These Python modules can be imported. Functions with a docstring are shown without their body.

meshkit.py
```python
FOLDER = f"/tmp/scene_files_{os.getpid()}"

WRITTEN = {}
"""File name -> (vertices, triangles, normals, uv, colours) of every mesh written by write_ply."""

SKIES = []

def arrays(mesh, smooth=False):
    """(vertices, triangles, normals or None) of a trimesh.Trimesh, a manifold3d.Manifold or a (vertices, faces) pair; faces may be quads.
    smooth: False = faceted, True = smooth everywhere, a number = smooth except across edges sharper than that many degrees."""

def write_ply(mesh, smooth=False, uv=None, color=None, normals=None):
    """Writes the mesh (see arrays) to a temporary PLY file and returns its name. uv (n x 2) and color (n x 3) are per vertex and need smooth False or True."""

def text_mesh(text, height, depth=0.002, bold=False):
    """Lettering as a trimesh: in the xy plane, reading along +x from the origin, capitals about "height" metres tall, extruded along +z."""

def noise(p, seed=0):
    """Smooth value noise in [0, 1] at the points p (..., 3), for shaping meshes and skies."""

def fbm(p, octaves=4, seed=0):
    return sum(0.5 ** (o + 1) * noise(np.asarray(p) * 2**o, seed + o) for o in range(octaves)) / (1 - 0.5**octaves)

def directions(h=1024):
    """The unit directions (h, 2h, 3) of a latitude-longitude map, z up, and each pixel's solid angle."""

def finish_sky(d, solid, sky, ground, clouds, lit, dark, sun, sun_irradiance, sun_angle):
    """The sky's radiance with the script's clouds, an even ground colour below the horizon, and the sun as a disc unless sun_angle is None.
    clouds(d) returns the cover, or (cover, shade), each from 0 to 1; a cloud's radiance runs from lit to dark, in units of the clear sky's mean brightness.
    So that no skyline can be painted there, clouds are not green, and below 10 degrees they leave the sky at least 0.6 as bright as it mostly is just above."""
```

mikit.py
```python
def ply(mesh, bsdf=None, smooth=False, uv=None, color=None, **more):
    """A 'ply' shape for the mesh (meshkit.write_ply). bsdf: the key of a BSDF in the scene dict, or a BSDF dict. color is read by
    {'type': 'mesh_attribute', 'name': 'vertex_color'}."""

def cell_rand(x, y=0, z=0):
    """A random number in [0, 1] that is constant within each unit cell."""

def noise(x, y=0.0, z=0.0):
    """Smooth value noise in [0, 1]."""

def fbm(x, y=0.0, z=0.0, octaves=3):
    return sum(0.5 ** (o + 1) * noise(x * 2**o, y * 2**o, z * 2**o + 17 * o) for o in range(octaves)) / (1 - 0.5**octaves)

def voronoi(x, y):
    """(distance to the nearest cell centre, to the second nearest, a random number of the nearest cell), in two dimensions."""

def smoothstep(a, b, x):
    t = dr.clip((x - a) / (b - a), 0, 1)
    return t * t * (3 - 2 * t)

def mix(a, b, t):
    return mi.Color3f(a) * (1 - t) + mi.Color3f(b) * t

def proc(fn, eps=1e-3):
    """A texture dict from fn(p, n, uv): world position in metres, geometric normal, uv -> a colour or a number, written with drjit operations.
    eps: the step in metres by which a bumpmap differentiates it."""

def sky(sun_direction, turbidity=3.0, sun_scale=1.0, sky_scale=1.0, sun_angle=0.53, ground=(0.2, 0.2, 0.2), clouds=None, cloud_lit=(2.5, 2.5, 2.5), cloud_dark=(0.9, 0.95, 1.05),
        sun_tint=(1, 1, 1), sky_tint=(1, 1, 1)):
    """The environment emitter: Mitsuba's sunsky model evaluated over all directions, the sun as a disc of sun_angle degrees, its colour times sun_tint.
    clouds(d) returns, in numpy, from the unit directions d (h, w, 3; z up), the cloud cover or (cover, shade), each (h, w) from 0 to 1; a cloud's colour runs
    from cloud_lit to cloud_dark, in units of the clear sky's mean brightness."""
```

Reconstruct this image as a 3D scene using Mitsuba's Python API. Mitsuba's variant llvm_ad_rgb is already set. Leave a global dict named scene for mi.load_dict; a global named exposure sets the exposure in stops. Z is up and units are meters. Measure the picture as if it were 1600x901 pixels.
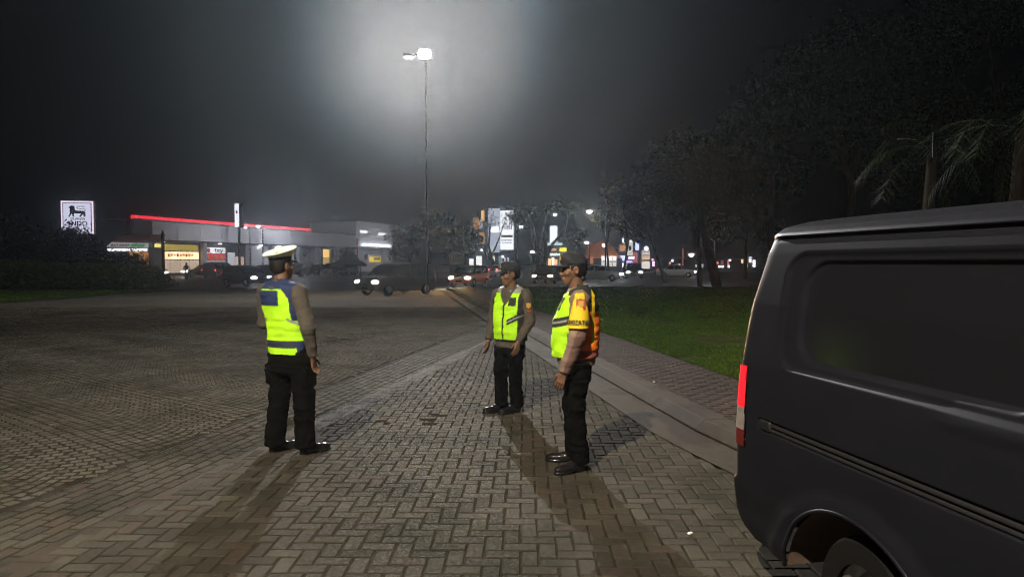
import math, random
import numpy as np, trimesh, mitsuba as mi, mikit, meshkit
import drjit as dr
import manifold3d
from shapely.geometry import Polygon
T = mi.ScalarTransform4f
scene, labels = {}, {}
rng = np.random.default_rng(11)
random.seed(11)

# ------------------------------------------------------------------ camera, sky, lights, exposure
exposure = 0.0
CAMZ, PITCH = 1.65, math.radians(2.02)
scene['haze_air'] = {'type': 'homogeneous', 'albedo': {'type': 'rgb', 'value': [.70, .86, 1.0]}, 'sigma_t': 0.0023, 'phase': {'type': 'hg', 'g': 0.962}}
scene['camera'] = {'type': 'perspective', 'fov': 71.08, 'fov_axis': 'x', 'near_clip': .05, 'far_clip': 2000.,
                   'to_world': T().look_at([0, 0, CAMZ], [0, math.cos(PITCH), CAMZ - math.sin(PITCH)], [0, 0, 1]),
                   'medium': {'type': 'ref', 'id': 'haze_air'}}
_sky = mikit.sky([0.3, 0.5, 0.25], turbidity=3, sun_scale=0.0, sky_scale=0.0002, sky_tint=(1.15, 1.0, .92))
_sky['sampling_weight'] = 2.0
scene['sky'] = _sky
LAMP = [-4.34, 36.0, 12.0]            # the floodlight on the mast across the plaza
REAR = [-3.0, -1.7, 8.3]              # the street lamp behind the photographer
scene['flood_light'] = {'type': 'spot', 'to_world': T().look_at([LAMP[0], LAMP[1] - .25, LAMP[2]], [2.5, 0, LAMP[2] + 5], [0, 0, 1]),
                        'intensity': {'type': 'rgb', 'value': [11000, 10750, 10400]}, 'cutoff_angle': 50, 'beam_width': 5, 'sampling_weight': 30.0}
scene['mast_light'] = {'type': 'spot', 'to_world': T().look_at([LAMP[0] - .8, LAMP[1], LAMP[2] - .3], [LAMP[0] - 10, LAMP[1] - 9, 0], [0, 0, 1]),
                       'intensity': {'type': 'rgb', 'value': [700, 680, 640]}, 'cutoff_angle': 66, 'beam_width': 15, 'sampling_weight': 8.0}
scene['street_light_behind'] = {'type': 'spot', 'to_world': T().look_at([REAR[0], REAR[1], REAR[2] - .3], [2.2, 7.6, 0], [0, 1, 0]),
                                'intensity': {'type': 'rgb', 'value': [610, 534, 414]}, 'cutoff_angle': 70, 'beam_width': 24, 'sampling_weight': 20.0}

# ------------------------------------------------------------------ small helpers
taken = {}


def numbered(key):
    n = taken.get(key, -1) + 1
    taken[key] = n
    return key if n == 0 else f'{key}_{n:03d}'


def put(key, mesh, bsdf, smooth=False, M=None, uv=None, emit=None, ew=.15, **kw):
    """one entry of the scene; key is made unique with a number"""
    k = numbered(key)
    if isinstance(mesh, dict):
        d = dict(mesh)
        d['bsdf'] = {'type': 'ref', 'id': bsdf}
    else:
        d = mikit.ply(mesh, bsdf, smooth, uv=uv, **kw)
    if M is not None:
        d['to_world'] = M
    if emit is not None:
        d['emitter'] = {'type': 'area', 'radiance': {'type': 'rgb', 'value': [float(x) for x in emit]}, 'sampling_weight': ew}
    scene[k] = d
    return k


def tag(key, label=None, cat=None, group=None, kind=None):
    d = labels.setdefault(key, {})
    for a, b in (('label', label), ('category', cat), ('group', group), ('kind', kind)):
        if b:
            d[a] = b
    return key


def thing(name, label, cat, group=None):
    k = numbered(name)
    tag(k, label, cat, group)
    return k


def cat(*ms):
    out = []
    for m in ms:
        out.extend(m if isinstance(m, (list, tuple)) else [m])
    return trimesh.util.concatenate(out) if len(out) > 1 else out[0]


def box(x0, x1, y0, y1, z0, z1):
    m = trimesh.creation.box([x1 - x0, y1 - y0, z1 - z0])
    m.apply_translation([(x0 + x1) / 2, (y0 + y1) / 2, (z0 + z1) / 2])
    return m


def rbox(x0, x1, y0, y1, z0, z1, r=.02, seg=8):
    """rounded box: hull of eight spheres"""
    s = manifold3d.Manifold.sphere(r, seg)
    ms = [s.translate([x, y, z]) for x in (x0 + r, x1 - r) for y in (y0 + r, y1 - r) for z in (z0 + r, z1 - r)]
    h = manifold3d.Manifold.batch_hull(ms)
    a = h.to_mesh()
    return trimesh.Trimesh(a.vert_properties[:, :3], a.tri_verts, process=False)


def tube(pts, rad, n=8, caps=True):
    p = np.asarray(pts, float)
    r = np.broadcast_to(np.asarray(rad, float), (len(p),))
    t = np.gradient(p, axis=0)
    t /= np.linalg.norm(t, axis=1, keepdims=True) + 1e-12
    ref = np.array([0, 0, 1.]) if abs(t[0, 2]) < .9 else np.array([1., 0, 0])
    rings = []
    for i in range(len(p)):
        a = np.cross(t[i], ref)
        a /= np.linalg.norm(a) + 1e-12
        b = np.cross(t[i], a)
        ref = np.cross(a, t[i])
        an = np.arange(n) * 2 * np.pi / n
        rings.append(p[i] + r[i] * (np.cos(an)[:, None] * a + np.sin(an)[:, None] * b))
    v = np.vstack(rings)
    f = []
    for i in range(len(p) - 1):
        for j in range(n):
            k = (j + 1) % n
            f += [[i * n + j, i * n + k, (i + 1) * n + k], [i * n + j, (i + 1) * n + k, (i + 1) * n + j]]
    if caps:
        c0, c1 = len(v), len(v) + 1
        v = np.vstack([v, p[:1], p[-1:]])
        for j in range(n):
            k = (j + 1) % n
            f += [[c0, k, j], [c1, (len(p) - 1) * n + j, (len(p) - 1) * n + k]]
    m = trimesh.Trimesh(v, f, process=False)
    return m


def lathe(prof, n=24, axis='z'):
    m = trimesh.creation.revolve(np.asarray(prof, float), sections=n)
    if axis == 'y':
        m.apply_transform(trimesh.transformations.rotation_matrix(math.pi / 2, [1, 0, 0]))
    return m


def extr(poly, depth):
    return trimesh.creation.extrude_polygon(Polygon(poly) if not isinstance(poly, Polygon) else poly, depth, engine='earcut')


def sheet(poly, z, res=None):
    v, f = trimesh.creation.triangulate_polygon(Polygon(poly), engine='earcut')
    return trimesh.Trimesh(np.column_stack([v, np.full(len(v), z)]), f, process=False)


def frame(o, r):
    """facade frame: x along r (left to right as seen), y up, z towards the viewer"""
    r = np.array([r[0], r[1], 0.]) / math.hypot(r[0], r[1])
    M = np.eye(4)
    M[:3, 0], M[:3, 1], M[:3, 2], M[:3, 3] = r, [0, 0, 1], np.cross(r, [0, 0, 1]), o
    return T(M)


def at(u, v, Y):
    """ground-frame point seen at pixel (u, v) of the 1600 px photograph at distance Y"""
    c, s = math.cos(PITCH), math.sin(PITCH)
    dx, dy = (u - 800) / 1120, (450.5 - v) / 1120
    d = np.array([dx, c + dy * s, -s + dy * c])
    return np.array([0, 0, CAMZ]) + d * (Y / d[1])


# ------------------------------------------------------------------ materials
def C(*a):
    return {'type': 'rgb', 'value': list(a)}


def prin(name, col, rough=.6, metallic=0., spec=.5, **kw):
    d = {'type': 'principled', 'base_color': C(*col) if isinstance(col, (tuple, list)) else col, 'roughness': rough, 'metallic': metallic, 'specular': spec}
    d.update(kw)
    scene[name] = {'type': 'twosided', 'bsdf': d}


def diff(name, col):
    scene[name] = {'type': 'twosided', 'bsdf': {'type': 'diffuse', 'reflectance': C(*col) if isinstance(col, (tuple, list)) else col}}


def brick_col(p, n, uv):
    f = mikit.fbm(p.x * 2.1, p.y * 2.1, 0, 3)
    g = mikit.noise(p.x * 160, p.y * 160, 3.)
    h = mikit.noise(p.x * 55, p.y * 55, 7.)
    c = mikit.mix((.046, .042, .034), (.074, .067, .054), uv.x)
    c = mikit.mix(c, mi.Color3f(.062, .047, .038), mikit.smoothstep(.72, .95, uv.y) * .6)
    c = mikit.mix(c, mi.Color3f(.030, .030, .022), mikit.smoothstep(.45, .7, f) * .6)
    st = mikit.smoothstep(.56, .74, mikit.fbm(p.x * .8 + 9, p.y * .8, 5, 4))
    return c * (.82 + .20 * g + .16 * h) * .86 * (1 - .22 * st)


def brick_rough(p, n, uv):
    return .6 + .35 * mikit.noise(p.x * 90, p.y * 90, 1.)


scene['paver'] = {'type': 'twosided', 'bsdf': {'type': 'principled', 'base_color': mikit.proc(brick_col), 'roughness': mikit.proc(brick_rough), 'specular': .015}}


def cobble_col(p, n, uv):
    return brick_col(p, n, uv) * 1.30


scene['cobble_stone'] = {'type': 'twosided', 'bsdf': {'type': 'principled', 'base_color': mikit.proc(cobble_col), 'roughness': .85, 'specular': .02}}


def walk_col(p, n, uv):
    g = mikit.noise(p.x * 120, p.y * 120, 3.)
    c = mikit.mix((.026, .0175, .013), (.042, .028, .021), uv.x)
    return c * (.6 + .8 * g) * (.6 + .7 * mikit.fbm(p.x * 1.7, p.y * 1.7, 0, 3))


prin('walk_paver', mikit.proc(walk_col), .85, spec=.1)


def bed_col(p, n, uv):
    return mikit.mix((.018, .016, .012), (.042, .037, .029), mikit.fbm(p.x * 9, p.y * 9, 0, 3))


diff('joint_sand', mikit.proc(bed_col))


def far_cobble(p, n, uv):
    s = (p.x * .79 - p.y * .61) / .115
    t = (p.x * .61 + p.y * .79) / 1.45
    tt = t - dr.floor(t) - .5
    s = s - dr.sqrt(dr.maximum(.3, 1.0 - 3.2 * tt * tt)) * 6
    k = mikit.cell_rand(s, t * 13, 0)
    e = dr.abs(s - dr.floor(s) - .5)
    c = mikit.mix((.044, .041, .034), (.070, .064, .053), k)
    c = c * (1 - .45 * mikit.smoothstep(.38, .5, e))
    return c * (.6 + .75 * mikit.fbm(p.x * .35, p.y * .35, 2, 4))


prin('cobble_ground', mikit.proc(far_cobble), .8, spec=.12)


def asphalt(p, n, uv):
    return mikit.mix((.035, .035, .036), (.075, .073, .07), mikit.fbm(p.x * .5, p.y * .5, 0, 5)) * (.7 + .6 * mikit.noise(p.x * 40, p.y * 40, 0))


prin('asphalt', mikit.proc(asphalt), .5)


def conc(p, n, uv):
    c = mikit.mix((.031, .024, .016), (.051, .040, .027), mikit.fbm(p.x * 1.3, p.y * 1.3, p.z, 5))
    st = mikit.smoothstep(.55, .75, mikit.fbm(p.x * 3 + 5, p.y * 1.5, 3, 4))
    return c * (.75 + .5 * mikit.noise(p.x * 130, p.y * 130, p.z * 130)) * (1 - .4 * st)


prin('concrete', mikit.proc(conc), .85, spec=.12)


def soil(p, n, uv):
    return mikit.mix((.02, .022, .009), (.05, .06, .02), mikit.fbm(p.x * 3, p.y * 3, 0, 4))


diff('soil', mikit.proc(soil))


def grass_c(p, n, uv):
    return mikit.mix((.034, .082, .010), (.090, .165, .022), mikit.fbm(p.x * 1.2, p.y * 1.2, 0, 4)) * (.6 + .8 * uv.x)


scene['grass_blade'] = {'type': 'twosided', 'bsdf': {'type': 'diffuse', 'reflectance': mikit.proc(grass_c)}}


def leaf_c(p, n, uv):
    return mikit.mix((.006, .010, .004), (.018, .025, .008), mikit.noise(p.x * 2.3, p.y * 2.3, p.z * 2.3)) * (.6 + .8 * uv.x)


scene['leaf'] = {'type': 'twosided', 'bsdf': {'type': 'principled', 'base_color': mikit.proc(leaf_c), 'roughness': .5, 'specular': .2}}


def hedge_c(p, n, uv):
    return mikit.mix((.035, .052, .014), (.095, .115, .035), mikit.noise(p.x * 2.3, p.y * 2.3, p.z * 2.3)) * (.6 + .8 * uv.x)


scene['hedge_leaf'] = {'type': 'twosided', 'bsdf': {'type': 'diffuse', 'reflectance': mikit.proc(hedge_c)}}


def bark_c(p, n, uv):
    return mikit.mix((.014, .012, .010), (.045, .038, .030), mikit.fbm(p.x * 9, p.y * 9, p.z * 3, 3))


diff('bark', mikit.proc(bark_c))
prin('metal_grey', (.22, .22, .23), .45, .6)
prin('metal_dark', (.010, .010, .011), .6, .0, spec=.2)
prin('lens_glass', (.8, .8, .8), .2)
prin('wall_white', (.62, .62, .63), .7)
prin('wall_grey', (.28, .28, .30), .7)
prin('wall_dark', (.05, .05, .055), .8)
prin('roof_red', (.22, .05, .045), .8)
prin('red_paint', (.45, .03, .03), .5)
prin('green_sign', (.05, .25, .10), .6)
prin('sign_black', (.012, .012, .02), .6)
prin('sign_red', (.5, .04, .03), .6)
prin('sign_orange', (.6, .22, .04), .6)
prin('sign_yellow', (.65, .45, .03), .6)
prin('sign_white', (.75, .75, .75), .5)
prin('rubber', (.008, .008, .008), .9, spec=.1)
prin('rim_metal', (.35, .35, .36), .35, .8)
prin('car_glass', (.008, .009, .01), .06, spec=.7)
for nm, c in (('car_black', (.012, .012, .014)), ('car_silver', (.35, .36, .37)), ('car_white', (.7, .7, .7)), ('car_red', (.45, .08, .03)), ('car_dark', (.030, .029, .029)), ('car_graphite', (.075, .068, .062)), ('car_gold', (.16, .14, .07))):
    prin(nm, c, .35, .2, clearcoat=.8, clearcoat_gloss=.93)
prin('lamp_lens', (.6, .6, .62), .15)
prin('lamp_red', (.35, .01, .012), .2)
prin('plate_black', (.02, .02, .02), .5)
# ------------------------------------------------------------------ air
scene['haze'] = {'type': 'cube', 'to_world': T().translate([0, 300, 11]).scale([640, 640, 12.5]), 'bsdf': {'type': 'null'}, 'interior': {'type': 'ref', 'id': 'haze_air'}}
tag('haze', kind='stuff')

# ------------------------------------------------------------------ setting: ground, road, pavements, kerb, lawn
put('ground', sheet([(-600, -300), (600, -300), (600, 900), (-600, 900)], -.06), 'soil')
tag('ground', kind='structure')


def kx(y, off=0.):
    """x of the kerb foot at y: straight beyond 7 m, bending away to the right near the van"""
    y = np.asarray(y, float)
    far = 2.88 - .154 * y
    near = 2.88 - .154 * 7 + (7 - y) * .22 + np.maximum(0, 7 - y) ** 2 * .028
    return np.where(y >= 7, far, near) + off


ys = np.concatenate([np.arange(-8, 7, .5), np.arange(7, 47, 2.)])
put('plaza_pavement', sheet([(-3.51 + .1935 * y, y) for y in (-8, 18.8)] + [(float(kx(y)) - .42, y) for y in ys[::-1] if y <= 18.8], -.0065), 'joint_sand')
tag('plaza_pavement', kind='structure')
put('cobble_pavement', sheet([(-60, -8), (-4.26 - 1.5, -8), (-4.23 + .187 * 19, 19), (float(kx(19)) - .58, 19), (float(kx(46)) - .58, 46), (-18, 46), (-22, 38), (-60, 22)], -.005), 'cobble_ground')
tag('cobble_pavement', kind='structure')
put('cobble_pavement__sand_bed', sheet([(-3, 0), (-4.26, 0), (-4.25 + .187 * 18.8, 18.8), (float(kx(26.9)) - .7, 26.9), (-.78 * 26.9 - 2.4, 26.9)], -.0035), 'joint_sand')
put('paving_band', sheet([(-5.1, -8), (-3.51 - 1.55, -8), (-3.5 + .1935 * 19, 19), (-4.23 + .187 * 19, 19), (-4.25 - .187 * 8, -8)][1:], -.006), 'joint_sand')
tag('paving_band', kind='structure')
put('road', sheet([(-400, 46), (400, 46), (400, 104), (-400, 104)], -.03), 'asphalt')
tag('road', kind='structure')
put('parking_lot', sheet([(-140, 60), (-20, 60), (-8, 200), (-140, 200)], -.02), 'asphalt')
tag('parking_lot', kind='structure')
put('avenue', sheet([(-8, 104), (400, 104), (400, 160), (-8, 300)], -.028), 'asphalt')
tag('avenue', kind='structure')


def stones(c, ax, hx, hy, zt, zb=-.02, ch=.007, tilt=.007, seed=1):
    """chamfered blocks: centres c (n,2), unit axes ax (n,2), half sizes, top heights; returns vertices (n,12,3) and the faces of one"""
    r = np.random.default_rng(seed)
    n = len(c)
    ay = np.column_stack([-ax[:, 1], ax[:, 0]])
    sg = np.array([[-1, -1], [1, -1], [1, 1], [-1, 1]], float)
    V = np.zeros((n, 12, 3))
    tl = r.normal(0, tilt, (n, 2))
    for k, (dx, dz) in enumerate(((ch, 0), (0, -ch), (0, None))):
        for j in range(4):
            ex, ey = sg[j, 0] * (hx - dx), sg[j, 1] * (hy - dx)
            V[:, k * 4 + j, :2] = c + ax * np.reshape(ex, (-1, 1)) + ay * np.reshape(ey, (-1, 1))
            V[:, k * 4 + j, 2] = zb if dz is None else zt + dz + ex * tl[:, 0] + ey * tl[:, 1]
    F = [[0, 1, 2], [0, 2, 3]]
    for k in (0, 1):
        for j in range(4):
            a, b = k * 4 + j, k * 4 + (j + 1) % 4
            F += [[a, a + 4, b], [b, a + 4, b + 4]]
    return V, np.array(F)


def lay(holder, one, many, V, F, bsdf, limit=300):
    """the stones that show largest become parts, the rest one part"""
    n = len(V)
    r = np.random.default_rng(5)
    uvs = np.repeat(r.random((n, 1, 2)), 12, 1)
    c = V[:, 0]
    d = np.hypot(c[:, 0], c[:, 1])
    inside = (c[:, 1] > 3.4) & (np.abs(c[:, 0]) < .735 * c[:, 1] + .1) & ~((c[:, 0] > 1.1 - .19 * (c[:, 1] - 3.45)) & (c[:, 1] < 3.6))
    order = np.argsort(np.where(inside, d, 1e6 + d))
    near, rest = order[:min(limit, int(inside.sum()))], order[min(limit, int(inside.sum())):]
    for i in near:
        put(f'{holder}__{one}', trimesh.Trimesh(V[i], F, process=False), bsdf, uv=uvs[i])
    if len(rest):
        VV = V[rest].reshape(-1, 3)
        FF = (F[None] + 12 * np.arange(len(rest))[:, None, None]).reshape(-1, 3)
        k = put(f'{holder}__{many}', trimesh.Trimesh(VV, FF, process=False), bsdf, uv=uvs[rest].reshape(-1, 2))
        tag(k, kind='stuff')


def tops(c, seed):
    r = np.random.default_rng(seed)
    q = np.column_stack([c * .55, np.zeros(len(c))])
    return (meshkit.fbm(q, 3, seed) - .5) * .016 + r.normal(0, .0009, len(c))


# herringbone pavers between the band and the gutter
a = .104
ii, jj = np.meshgrid(np.arange(-60, 60), np.arange(8, 185), indexing='ij')
ii, jj = ii.ravel(), jj.ravel()
k4 = (ii - jj) % 4
hz, vt = k4 == 0, k4 == 2
cen = np.vstack([np.column_stack([ii[hz] + 1, jj[hz] + .5]), np.column_stack([ii[vt] + .5, jj[vt]])]) * a
axs = np.vstack([np.tile([1., 0], (hz.sum(), 1)), np.tile([0, 1.], (vt.sum(), 1))])
th = math.radians(-1.0)
R2 = np.array([[math.cos(th), -math.sin(th)], [math.sin(th), math.cos(th)]])
cen, axs = cen @ R2.T, axs @ R2.T
wob = np.column_stack([meshkit.noise(np.column_stack([cen * .4, np.zeros(len(cen))]), s) - .5 for s in (3, 4)]) * .06
cen = cen + wob + rng.normal(0, .0013, cen.shape)
keep = (cen[:, 0] > -3.46 + .1935 * cen[:, 1]) & (cen[:, 0] < kx(cen[:, 1]) - .38)
cen, axs = cen[keep], axs[keep]
ra = rng.normal(0, .016, len(axs))
axs = np.column_stack([axs[:, 0] * np.cos(ra) - axs[:, 1] * np.sin(ra), axs[:, 0] * np.sin(ra) + axs[:, 1] * np.cos(ra)])
hx = a - .0030 - np.abs(rng.normal(0, .0024, len(cen)))
hy = a / 2 - .0028 - np.abs(rng.normal(0, .0022, len(cen)))
V, F = stones(cen, axs, hx, hy, tops(cen, 2), seed=2)
lay('plaza_pavement', 'brick', 'bricks', V, F, 'paver')
put('plaza_pavement__edging', trimesh.Trimesh([(-3.55 - 1.549 + .0, -8, -.0045), (-3.40 - 1.549 + .12, -8, -.0045), (-3.40 + .1935 * 18.5 + .10, 18.5, -.0045), (-3.55 + .1935 * 18.5, 18.5, -.0045)], [[0, 1, 2], [0, 2, 3]], process=False), 'concrete')
# the band: seven rows of bricks laid lengthwise
cs, ax2 = [], []
d2 = np.array([.19, .982])
n2 = np.array([-.982, .19])
for row in range(7):
    s = np.arange(0, 21, .208) + (row % 2) * .104
    for q in s:
        c = np.array([-3.51, 0]) + d2 * q + n2 * (.056 + .107 * row)
        if c[0] < kx(c[1]) - .45 and c[1] < 19:
            cs.append(c)
            ax2.append(d2)
cs, ax2 = np.array(cs), np.array(ax2)
V, F = stones(cs + rng.normal(0, .002, cs.shape), ax2, .0995 - np.abs(rng.normal(0, .002, len(cs))), .0485 - np.abs(rng.normal(0, .0015, len(cs))), tops(cs, 2), seed=3)
lay('paving_band', 'brick', 'bricks', V, F, 'paver')
# segmental arcs of small cobbles
e, nn = np.array([.79, -.61]), np.array([.61, .79])
e, nn = e / np.linalg.norm(e), nn / np.linalg.norm(nn)
P, AX = [], []
W, Rr = 1.45, 1.0
HS = []
for b in range(-14, 26):
    for ang in ((np.arange(15) + .5) / 15 * 2 - 1) * .811:
        tt, bul = Rr * math.sin(ang), Rr * math.cos(ang)
        s = np.arange(-42, 24, .118) + (b % 2) * .05
        c = s[:, None] * e + bul * e + (b * W + tt) * nn
        P.append(c)
        tang = math.cos(ang) * nn - math.sin(ang) * e
        AX.append(np.tile(tang, (len(s), 1)))
        HS.append(np.full(len(s), .0555 * math.cos(ang) ** .8))
P, AX, HS = np.vstack(P), np.vstack(AX), np.concatenate(HS)
wob = np.column_stack([meshkit.noise(np.column_stack([P * .5, np.zeros(len(P))]), s) - .5 for s in (13, 14)]) * .06
P = P + wob + rng.normal(0, .003, P.shape)
ledge = np.where(P[:, 1] < 18.8, -4.30 + .187 * P[:, 1], kx(P[:, 1]) - .50)
keep = (P[:, 0] < ledge) & (P[:, 1] > .5) & (P[:, 1] < 27) & (P[:, 0] > -.78 * P[:, 1] - 2.5)
P, AX, HS = P[keep], AX[keep], HS[keep]
V, F = stones(P, AX, .0522 + rng.normal(0, .0012, len(P)), HS * .95 - np.abs(rng.normal(0, .0025, len(P))), tops(P, 2) + .001, ch=.012, tilt=.012, seed=4)
lay('cobble_pavement', 'cobble', 'cobbles', V, F, 'cobble_stone')
# gutter, kerb stones, brick walk, lawn
yy = np.concatenate([np.arange(-6, 12, .5), np.arange(12, 46.1, 2)])
gv = np.vstack([np.column_stack([kx(yy) - .46, yy, np.full(len(yy), .012)]), np.column_stack([kx(yy) + .02, yy, np.full(len(yy), -.004)])])
n_ = len(yy)
gf = np.array([[i, i + n_, i + 1] for i in range(n_ - 1)] + [[i + 1, i + n_, i + n_ + 1] for i in range(n_ - 1)])
put('gutter', trimesh.Trimesh(gv, gf, process=False), 'concrete')
tag('gutter', kind='structure')
cross = np.array([(0, -.03), (.0, .02), (.085, .105), (.105, .118), (.32, .122), (.335, .115), (.34, -.03)])
yk = -5.
while yk < 46:
    y1 = yk + (.6 if yk < 24 else 2.4)
    rows = []
    for y in (yk + .004, y1 - .004):
        th = rng.normal(0, .002)
        rows.append(np.column_stack([kx(y) + cross[:, 0] + th, np.full(len(cross), y), cross[:, 1] + rng.normal(0, .0015)]))
    m = len(cross)
    v = np.vstack(rows)
    f = []
    for j in range(m - 1):
        f += [[j, j + m, j + 1], [j + 1, j + m, j + m + 1]]
    for j in range(1, m - 1):
        f += [[0, j, j + 1], [m, m + j + 1, m + j]]
    put('kerb__stone', trimesh.Trimesh(v, f, process=False), 'concrete')
    yk = y1
tag('kerb', kind='structure')
yy2 = np.concatenate([np.arange(-6, 12, .5), np.arange(12, 46.1, 2)])


def strip(off0, off1, z0, z1):
    v = np.vstack([np.column_stack([kx(yy2) + off0, yy2, np.full(len(yy2), z0)]), np.column_stack([kx(yy2) + off1, yy2, np.full(len(yy2), z1)])])
    q = len(yy2)
    return trimesh.Trimesh(v, [[i, i + q, i + 1] for i in range(q - 1)] + [[i + 1, i + q, i + q + 1] for i in range(q - 1)], process=False)


put('sidewalk', strip(.33, 1.6, .106, .106), 'walk_paver')
tag('sidewalk', kind='structure')
cs, ax2 = [], []
dk = np.array([-.152, .988])
nk = np.array([.988, .152])
o = np.array([float(kx(7.)), 7.]) + nk * .345
hl = []
for i in range(-24, 220):
    row = [(j * .208 + .104, .0995) for j in range(6)] if i % 2 == 0 else [(.052, .0475)] + [(j * .208 + .208, .0995) for j in range(5)] + [(1.196, .0475)]
    for q, h_ in row:
        c = o + dk * (i * .106 + .05)
        c = np.array([float(kx(c[1])) + .347 + q / .988, c[1]])
        cs.append(c)
        ax2.append(nk)
        hl.append(h_)
cs, ax2 = np.array(cs), np.array(ax2)
V, F = stones(cs + rng.normal(0, .002, cs.shape), ax2, np.array(hl) - np.abs(rng.normal(0, .001, len(cs))), .0485 - np.abs(rng.normal(0, .001, len(cs))), .113 + tops(cs, 7) * .5, zb=.09, seed=6)
lay('sidewalk', 'brick', 'bricks', V, F, 'walk_paver')
lv = np.vstack([np.column_stack([kx(yy2) + 1.56, yy2, np.full(len(yy2), .118)]), np.column_stack([kx(yy2) * 0 + 75, yy2, np.full(len(yy2), .118)])])
q_ = len(yy2)
put('lawn', trimesh.Trimesh(lv, [[i, i + q_, i + 1] for i in range(q_ - 1)] + [[i + 1, i + q_, i + q_ + 1] for i in range(q_ - 1)], process=False), 'soil')
tag('lawn', kind='structure')


def blades(x, y, z0, h, w, seed):
    r = np.random.default_rng(seed)
    n = len(x)
    an, le = r.random(n) * 2 * np.pi, r.normal(0, .45, (n, 2))
    h = h * r.uniform(.5, 1.3, n)
    dx, dy = np.cos(an) * w, np.sin(an) * w
    v = np.zeros((n, 3, 3))
    v[:, 0] = np.column_stack([x - dx, y - dy, np.full(n, z0)])
    v[:, 1] = np.column_stack([x + dx, y + dy, np.full(n, z0)])
    v[:, 2] = np.column_stack([x + le[:, 0] * h, y + le[:, 1] * h, z0 + h])
    return trimesh.Trimesh(v.reshape(-1, 3), np.arange(3 * n).reshape(-1, 3), process=False), np.repeat(np.column_stack([r.random(n), r.random(n)]), 3, 0)


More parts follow.
